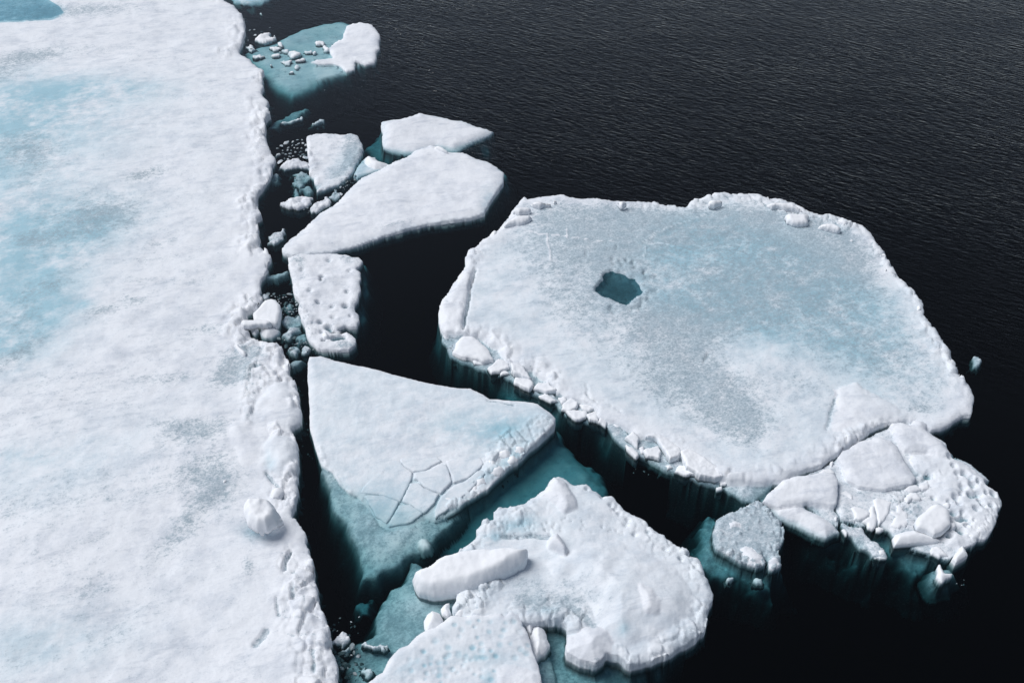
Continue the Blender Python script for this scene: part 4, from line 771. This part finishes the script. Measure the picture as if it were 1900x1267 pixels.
SH = [(R4([(215,75),(250,40),(365,5),(370,30),(300,50),(350,100),(375,60),(350,160),(300,130),(230,100)]),.12),(R4([(220,140),(250,135),(300,230),(270,260),(235,200)]),.06),(R4([(335,240),(380,215),(480,235),(545,270),(530,310),(490,345),(440,362),(390,345),(375,290)]),.20),
      (R4([(540,260),(560,215),(600,210),(598,250),(612,360),(600,440),(575,465),(530,440),(525,400),(470,370),(500,350),(545,330)]),.16),(R4([(585,150),(620,130),(720,150),(775,160),(765,220),(735,290),(700,350),(650,415),(635,360),(620,270),(600,200)]),.17),
      (R4([(815,190),(850,165),(875,200),(900,260),(950,300),(960,400),(920,435),(880,430),(850,450),(800,440),(765,420),(790,370),(820,330),(770,290),(780,275),(825,280)]),.15),(R4([(600,440),(640,428),(680,445),(690,470),(650,487),(610,478)]),.12),
      (R4([(910,150),(945,85),(1000,70),(1060,90),(1100,140),(1060,160),(1000,110),(950,160)]),.20),(R4([(1185,690),(1210,655),(1260,645),(1320,680),(1360,715),(1390,750),(1310,750),(1295,770),(1240,730),(1200,720)]),.12),(R4([(1000,670),(1050,610),(1110,620),(1170,670),(1185,720),(1120,700),(1060,680)]),.02),
      (R4([(400,170),(430,125),(500,120),(540,150),(520,165),(460,150),(430,190),(470,210),(450,215)]),.04),(R4([(265,340),(330,335),(380,370),(375,395),(310,375)]),.05),(R4([(250,455),(290,465),(310,500),(290,525),(265,490)]),.10),(R4([(180,320),(205,340),(195,375),(170,350)]),.10),
      (R3([(265,830),(300,800),(400,795),(475,830),(460,870),(400,890),(300,875)]),.10),(R3([(790,850),(860,790),(940,800),(960,850),(870,870)]),.22),(R3([(950,820),(980,780),(1050,790),(1055,830),(1000,850)]),.24),(R3([(800,940),(850,880),(930,885),(985,950),(960,960),(880,940),(830,975)]),.24),
      (R3([(660,900),(700,885),(715,920),(680,935)]),.15),(R3([(1180,780),(1240,760),(1320,800),(1310,860),(1230,870)]),.27),(R3([(1080,830),(1130,820),(1160,860),(1100,870)]),.2),(R3([(1220,1000),(1260,975),(1300,1000),(1270,1040)]),.22),(R4([(1410,400),(1450,395),(1465,440),(1420,460)]),.3),(R3([(0,560),(30,540),(45,555),(15,590)]),.2),
      (R4([(640,690),(700,685),(715,740),(660,740)]),.12),(R4([(600,745),(700,755),(735,765),(650,768)]),.10),(G2([(755,560),(780,535),(830,532),(860,560),(820,565)]),.2)]
for k, (P, h) in enumerate(SH):
    ice("ice_shard", [layer(P, h, warp=.03, wfreq=6, edge=.05, round=.03, slope=7, smax=6, run=.05, und=(.02,2.5), paint=(0,.1,.1) if h > .06 else (.1,.4,.3))], parent=raft, step=1.7, bottom=-.2, mat=M_BLOCK)

# the small clear floe below the great floe
ice("ice_floe", [
    layer(G2([(300,765),(345,735),(390,715),(430,735),(462,762),(480,790),(520,830),(545,890),(553,940),(530,1000),(540,1060),(538,1100),(500,1115),(468,1112),(475,1070),(445,1050),(440,1085),(400,1105),(350,1090),(300,1072),(220,1030),(155,1000),(132,900),(150,830),(220,790)]), .09, warp=.06, wfreq=3, edge=.12, round=.05, slope=5, run=.3, und=(.04,1.6), paint=(.25,.85,.5), rim=(.12,.2,.12)),
    layer(G2([(300,1020),(290,990),(330,975),(380,985),(440,1040),(450,1070),(400,1100),(340,1080)]), .20, warp=.05, wfreq=4, edge=.12, round=.08, slope=3, run=.2, paint=(0,0,0)),
    layer(G2([(225,840),(260,830),(300,840),(305,865),(240,870)]), .18, warp=.04, edge=.1, round=.07, slope=3, run=.2, paint=(0,0,0)),
    layer(G2([(470,1070),(500,1040),(530,1060),(540,1100),(505,1115),(470,1110)]), .16, warp=.06, wfreq=5, edge=.1, round=.06, slope=3, run=.2, paint=(0,.05,0)),
    layer(G2([(345,740),(390,715),(460,770),(440,880),(400,900),(340,800)]), .12, warp=.06, wfreq=4, edge=.2, round=.06, slope=1.5, run=.2, paint=(.1,.25,.3)),
    layer(G2([(60,885),(130,830),(300,900),(545,900),(560,1000),(545,1120),(572,1145),(520,1165),(475,1180),(465,1215),(410,1215),(300,1160),(100,1140),(72,1060)]), -.50, warp=.26, wfreq=2, edge=.3, round=.2, slope=1.8, run=.8, und=(.12,1.5), paint=(.45,.55,.0))],
    "small see-through blue-grey floe alone in the dark gap left of the raft", "ice floe", step=2.0, bottom=-1.6,
    pits=[(r3.uniform(1330,1440), r3.uniform(950,1030), r3.uniform(1.6,4), -r3.uniform(.03,.08)) for _ in range(26)])
for k, (a, b, ra, rb) in enumerate([(400,1188,36,16),(245,1180,26,12)]):
    ice("ice_lump", [layer(G2(blob(a, b, ra, rb, 10, 200 + k)), -.04, warp=.05, wfreq=5, edge=.1, round=.06, slope=3, run=.1, paint=(0,.2,.3))],
        ["small pale lump floating just below the see-through floe", "faint grey lump left of the pale lump below the see-through floe"][k], "ice lump", step=1.6, bottom=-.3)

# ------------------------------------------------------------------ traced pieces in the channel
R1 = lambda p: Q(440, 220, .1579, p)
CH = [(R1([(512,1008),(570,960),(660,940),(740,915),(820,903),(872,935),(850,985),(760,1040),(670,1060),(600,1045),(555,1028)]), .14, (0,.12,.5), "ridged white piece floating below the grey wedge floe, next to the sheet"),
      (R1([(855,1045),(950,980),(1060,915),(1105,950),(1100,1005),(1040,1040),(950,1085),(890,1070)]), .16, (0,.22,.3), "smooth grey-white piece between the ridged piece and the crescent floe"),
      (R1([(1085,870),(1150,830),(1225,845),(1215,880),(1150,920),(1090,910)]), .08, (.1,.40,.4), "small grey lump in the gap below the wedge floe's lower tip"),
      (R1([(500,552),(580,500),(670,480),(760,510),(832,540),(825,582),(740,570),(650,560),(560,578)]), .12, (0,.12,.2), "narrow arched white piece left of the grey wedge floe"),
      (R1([(655,650),(740,630),(850,640),(852,690),(800,712),(790,770),(730,800),(640,745),(690,690)]), -.10, (.1,.5,.5), "layered sunken grey piece against the wedge floe's left side"),
      (R1([(740,822),(800,785),(862,800),(866,852),(800,872)]), -.12, (.1,.5,.4), "sunken grey piece just under the layered sunken one"),
      (R1([(650,800),(690,812),(737,892),(690,882),(660,850)]), -.08, (.0,.4,.3), "thin sunken streak of white ice left of the wedge floe's tip"),
      (R1([(385,682),(430,650),(502,660),(480,700),(420,732)]), -.12, (.1,.5,.4), "dim sunken piece close to the sheet edge, left of the layered piece"),
      (R2([(670,560),(690,490),(790,470),(900,480),(965,550),(900,610),(810,652),(720,612)]), -.06, (.1,.42,.2), "smooth rounded grey piece beside the tilted angular slab"),
      (R2([(655,730),(740,680),(850,650),(962,650),(960,690),(850,730),(760,768),(690,768)]), -.03, (.1,.45,.4), "oblong grey piece below the smooth rounded grey piece"),
      (R2([(850,760),(930,720),(1010,720),(1020,790),(930,852),(870,822)]), -.20, (.1,.5,.4), "dim sunken piece against the pitted floe's lower left side"),
      (R2([(745,940),(800,880),(870,865),(912,890),(890,960),(830,1022),(770,990)]), -.05, (.1,.5,.5), "mottled grey piece above the gap to the triangular floe"),
      (R2([(930,930),(1000,890),(1082,930),(1050,967),(950,962)]), .03, (0,.35,.4), "small bright-edged piece at the pitted floe's foot"),
      (R2([(750,1150),(850,1090),(942,1070),(946,1110),(870,1170),(790,1207)]), -.14, (.1,.5,.4), "slanting sunken piece at the triangular floe's top left corner"),
      (R2([(690,330),(780,300),(862,310),(850,370),(780,392)]), -.16, (.1,.55,.5), "dark sunken piece right of the tilted angular slab's tip"),
      (R2([(410,192),(500,175),(522,220),(440,247)]), .02, (.1,.45,.4), "small grey piece squeezed between the sheet and the tilted slab"),
      (Z2([(268,495),(330,470),(430,458),(432,475),(350,500),(270,508)]), -.13, (.1,.5,.2), "straight sunken bar of grey ice crossing the narrow channel"),
      (Z2([(312,275),(320,240),(350,213),(402,200),(405,240),(380,265),(345,282)]), .05, (.1,.40,.6), "mottled grey chunk near the crescent floe's pointed tip"),
      (Z1([(300,765),(330,730),(420,680),(520,640),(550,640),(500,690),(400,730),(330,765)]), -.34, (.1,.6,.3), "long dim sunken streak beside the sheet, above the channel rubble"),
      (Z1([(365,722),(385,706),(440,700),(500,680),(498,690),(440,710),(390,722)]), .04, (0,.1,.2), "thin white sliver on the long dim sunken streak"),
      (Z1([(565,722),(600,705),(635,695),(632,712),(590,728)]), -.02, (.1,.3,.3), "tiny white piece in open water above the wedge floe"),
      (Q(600,1067,.1579,[(95,762),(150,685),(195,662),(245,700),(282,752),(250,822),(150,812)]), .06, (0,.35,.6), "jagged white-grey piece at the bottom of the narrow channel"),
      (Q(600,1067,.1579,[(250,852),(340,808),(348,842),(270,882)]), .0, (.1,.5,.4), "small grey piece right below the jagged piece"),
      (Q(600,1067,.1579,[(100,930),(170,890),(235,930),(230,1010),(180,1060),(125,1000)]), -.28, (.1,.6,.3), "dim sunken piece along the sheet near the bottom edge"),
      (Q(600,1067,.1579,[(460,1060),(510,1035),(570,1060),(585,1110),(540,1150),(480,1130)]), -.04, (0,.1,.1), "pale glowing lump under water left of the dimpled floe"),
      (Q(600,1067,.1579,[(380,370),(450,300),(520,290),(560,340),(550,480),(520,570),(470,520),(420,440)]), -.95, (.6,.3,.0), "deep teal sunken lump in the black channel"),
      (Q(1300,340,K6,[(1590,1030),(1605,1010),(1635,1020),(1645,1040),(1630,1080),(1605,1075)]), -.05, (.1,.7,.6), "lone clear lump in open water right of the great floe"),
      ]
for P, h, pc, lab in CH:
    pc = (pc[0] * .3, min(1.0, pc[1] * 1.35), pc[2]) if h > -.5 else pc
    ice("ice_piece", [layer(P, h, warp=.13, wfreq=3.6, edge=.06, round=.05, slope=4 if h > -.5 else 2, run=.1, und=(.09,3.2), paint=pc)], lab, "ice piece", step=1.5, bottom=h - .30 if h > -.5 else h - .6, mat=M_ICE, micro=(.035, 7))
# foam-like crust
ice("ice_crust", [layer(Q(600,1067,.1579,[(450,795),(475,775),(560,790),(680,830),(760,845),(720,875),(620,850),(520,820)]), .03, warp=.10, wfreq=6, edge=.06, round=.05, slope=3, run=.05, und=(.04,8), paint=(0,.2,.5))],
    "thin strip of white crumbled crust on the teal water left of the dimpled floe", "ice crust", step=1.5, bottom=-.2)

# ------------------------------------------------------------------ loose brash: small copies
def brash_mesh(k):
    import bmesh
    r = random.Random(900 + k); bm = bmesh.new()
    for _ in range(16):
        v = Vector((r.gauss(0, 1), r.gauss(0, 1), r.gauss(0, 1))).normalized(); bm.verts.new((v.x * r.uniform(.7, 1), v.y * r.uniform(.5, .9), v.z * .45))
    res = bmesh.ops.convex_hull(bm, input=bm.verts)
    bmesh.ops.delete(bm, geom=[g for g in res.get('geom_interior', []) if isinstance(g, bmesh.types.BMVert)], context='VERTS')
    bmesh.ops.triangulate(bm, faces=bm.faces)
    me = bpy.data.meshes.new("ice_fragment"); bm.to_mesh(me); bm.free()
    ca = me.color_attributes.new("paint", 'FLOAT_COLOR', 'POINT'); g = r.uniform(.3, .75)
    ca.data.foreach_set("color", [.1, g, .3, 1] * len(me.vertices))
    me.materials.append(M_BLOCK)
    return me
BM = [brash_mesh(k) for k in range(8)]
r5 = random.Random(77)
def in_poly(x, y, P): return bool(sdf(np.array([x]), np.array([y]), P)[0] > 0)
def scatter(region, n, rmin, rmax, zmin, zmax, label, group, power=2.2):
    xs = [p[0] for p in region]; ys = [p[1] for p in region]; done = []; tries = 0
    while len(done) < n and tries < n * 60:
        tries += 1
        u, v = r5.uniform(min(xs), max(xs)), r5.uniform(min(ys), max(ys))
        if not in_poly(u, v, region): continue
        r = rmin + (rmax - rmin) * r5.random() ** power
        if any(math.hypot(u - a, (v - b) * 1.4) < (r + c) * .85 for a, b, c in done): continue
        done.append((u, v, r))
        x, y = W(u, v, 0); x = float(x); y = float(y); s = r * math.hypot(x, y, CAM_H) / F
        o = bpy.data.objects.new("ice_fragment", r5.choice(BM)); scene.collection.objects.link(o)
        z = r5.uniform(zmin, zmax)
        o.location = (x, y, z if z < -.02 else min(z, .15 * s)); o.rotation_euler = (r5.uniform(-.2, .2), r5.uniform(-.2, .2), r5.uniform(0, 6.28)); o.scale = (s, s * r5.uniform(.7, 1), s * r5.uniform(.5, .9))
        tag(o, label, "ice fragment", group)
scatter(R1([(450,400),(470,350),(640,250),(760,250),(830,320),(835,480),(700,480),(560,500),(460,540)]), 60, 3, 13, -.03, .03, "small grey fragment in the brash cluster between the sheet and the wedge floe", "brash beside the wedge floe", 1.3)
scatter(R1([(1120,920),(1260,740),(1370,650),(1420,690),(1250,850),(1200,960)]), 26, 1.5, 6, -.05, .03, "tiny fragment in the slit between the wedge floe and the crescent floe", "fragments in the slit by the crescent floe")
scatter(R1([(620,610),(860,610),(880,880),(640,900)]), 12, 1.5, 4, -.2, .02, "tiny fragment around the layered sunken piece", "fragments around the layered sunken piece")
scatter(R1([(740,1040),(860,1040),(860,1110),(780,1110)]), 5, 1.5, 6, -.03, .05, "small white fragment right of the ridged piece", "fragments by the ridged piece")
scatter(R2([(420,180),(860,160),(900,400),(900,480),(670,470),(660,320),(560,230)]), 44, 2.2, 9, -.07, .03, "small dim fragment in the brash above the smooth rounded grey piece", "brash above the rounded grey piece")
scatter(R2([(640,780),(860,760),(1100,880),(1140,960),(900,980),(700,900)]), 28, 2.2, 9, -.08, .02, "small dim fragment in the channel at the pitted floe's foot", "brash at the pitted floe's foot")
scatter(Z1([(180,160),(320,160),(340,200),(230,290),(160,290)]), 16, 1.5, 5.5, -.12, .03, "small fragment off the sheet edge left of the turquoise floe", "fragments left of the turquoise floe")
scatter([(548,690),(566,690),(574,800),(600,880),(560,900),(553,800)], 12, 1.4, 5.0, -.16, -.02, "tiny dim fragment in the narrow channel beside the triangular floe", "specks in the channel by the triangular floe")
scatter(Q(600,1067,.1579,[(90,480),(420,440),(460,640),(420,760),(120,760),(60,600)]), 18, 1.4, 5, -.1, .02, "tiny fragment in the dark water near the jagged piece", "specks near the jagged piece")
scatter(Q(600,1067,.1579,[(90,850),(420,820),(460,1000),(420,1260),(150,1260)]), 44, 2.5, 11, -.14, .0, "small sunken fragment in the slush at the bottom of the channel", "sunken slush at the channel's bottom")
scatter(ZG([(830,640),(1130,690),(1330,860),(1480,960),(1720,1060),(1800,1030),(1560,990),(1400,920),(1200,760),(1100,700)]), 30, 1.3, 4.4, .0, .06, "tiny white fragment in the slush along the great floe's near rim", "fragments along the great floe's near rim")
scatter(ZG([(120,190),(200,190),(200,300),(420,400),(380,380),(230,330),(140,270)]), 16, 1.0, 3.0, -.02, .06, "tiny fragment around the broad detached slab", "fragments around the detached slab")
scatter([(560,560),(600,560),(600,1100),(560,1100)][:0] or ZG([(1230,960),(1370,960),(1370,1010),(1240,1005)]), 4, 1.5, 4, -.06, .02, "tiny fragment in the black water below the great floe's rim", "specks below the great floe's rim")
scatter(Z1([(560,480),(900,500),(880,560),(560,620)]), 4, .9, 2, -.03, .02, "tiny white speck in open water below the turquoise floe", "specks below the turquoise floe")
scatter(R4([(1470,990),(1560,990),(1560,1080),(1470,1080)]), 5, 1.4, 4, -.14, .02, "tiny fragment right of the lone spiky chunk", "fragments by the lone spiky chunk")
for o in scene.objects:
    if o.parent is None and o.type == 'MESH' and not o.get('label') and not o.get('kind'): print('untagged', o.name)
print("objects", len(scene.objects), "tris", sum(len(o.data.loop_triangles) or len(o.data.polygons) * 2 for o in scene.objects if o.type == 'MESH'))
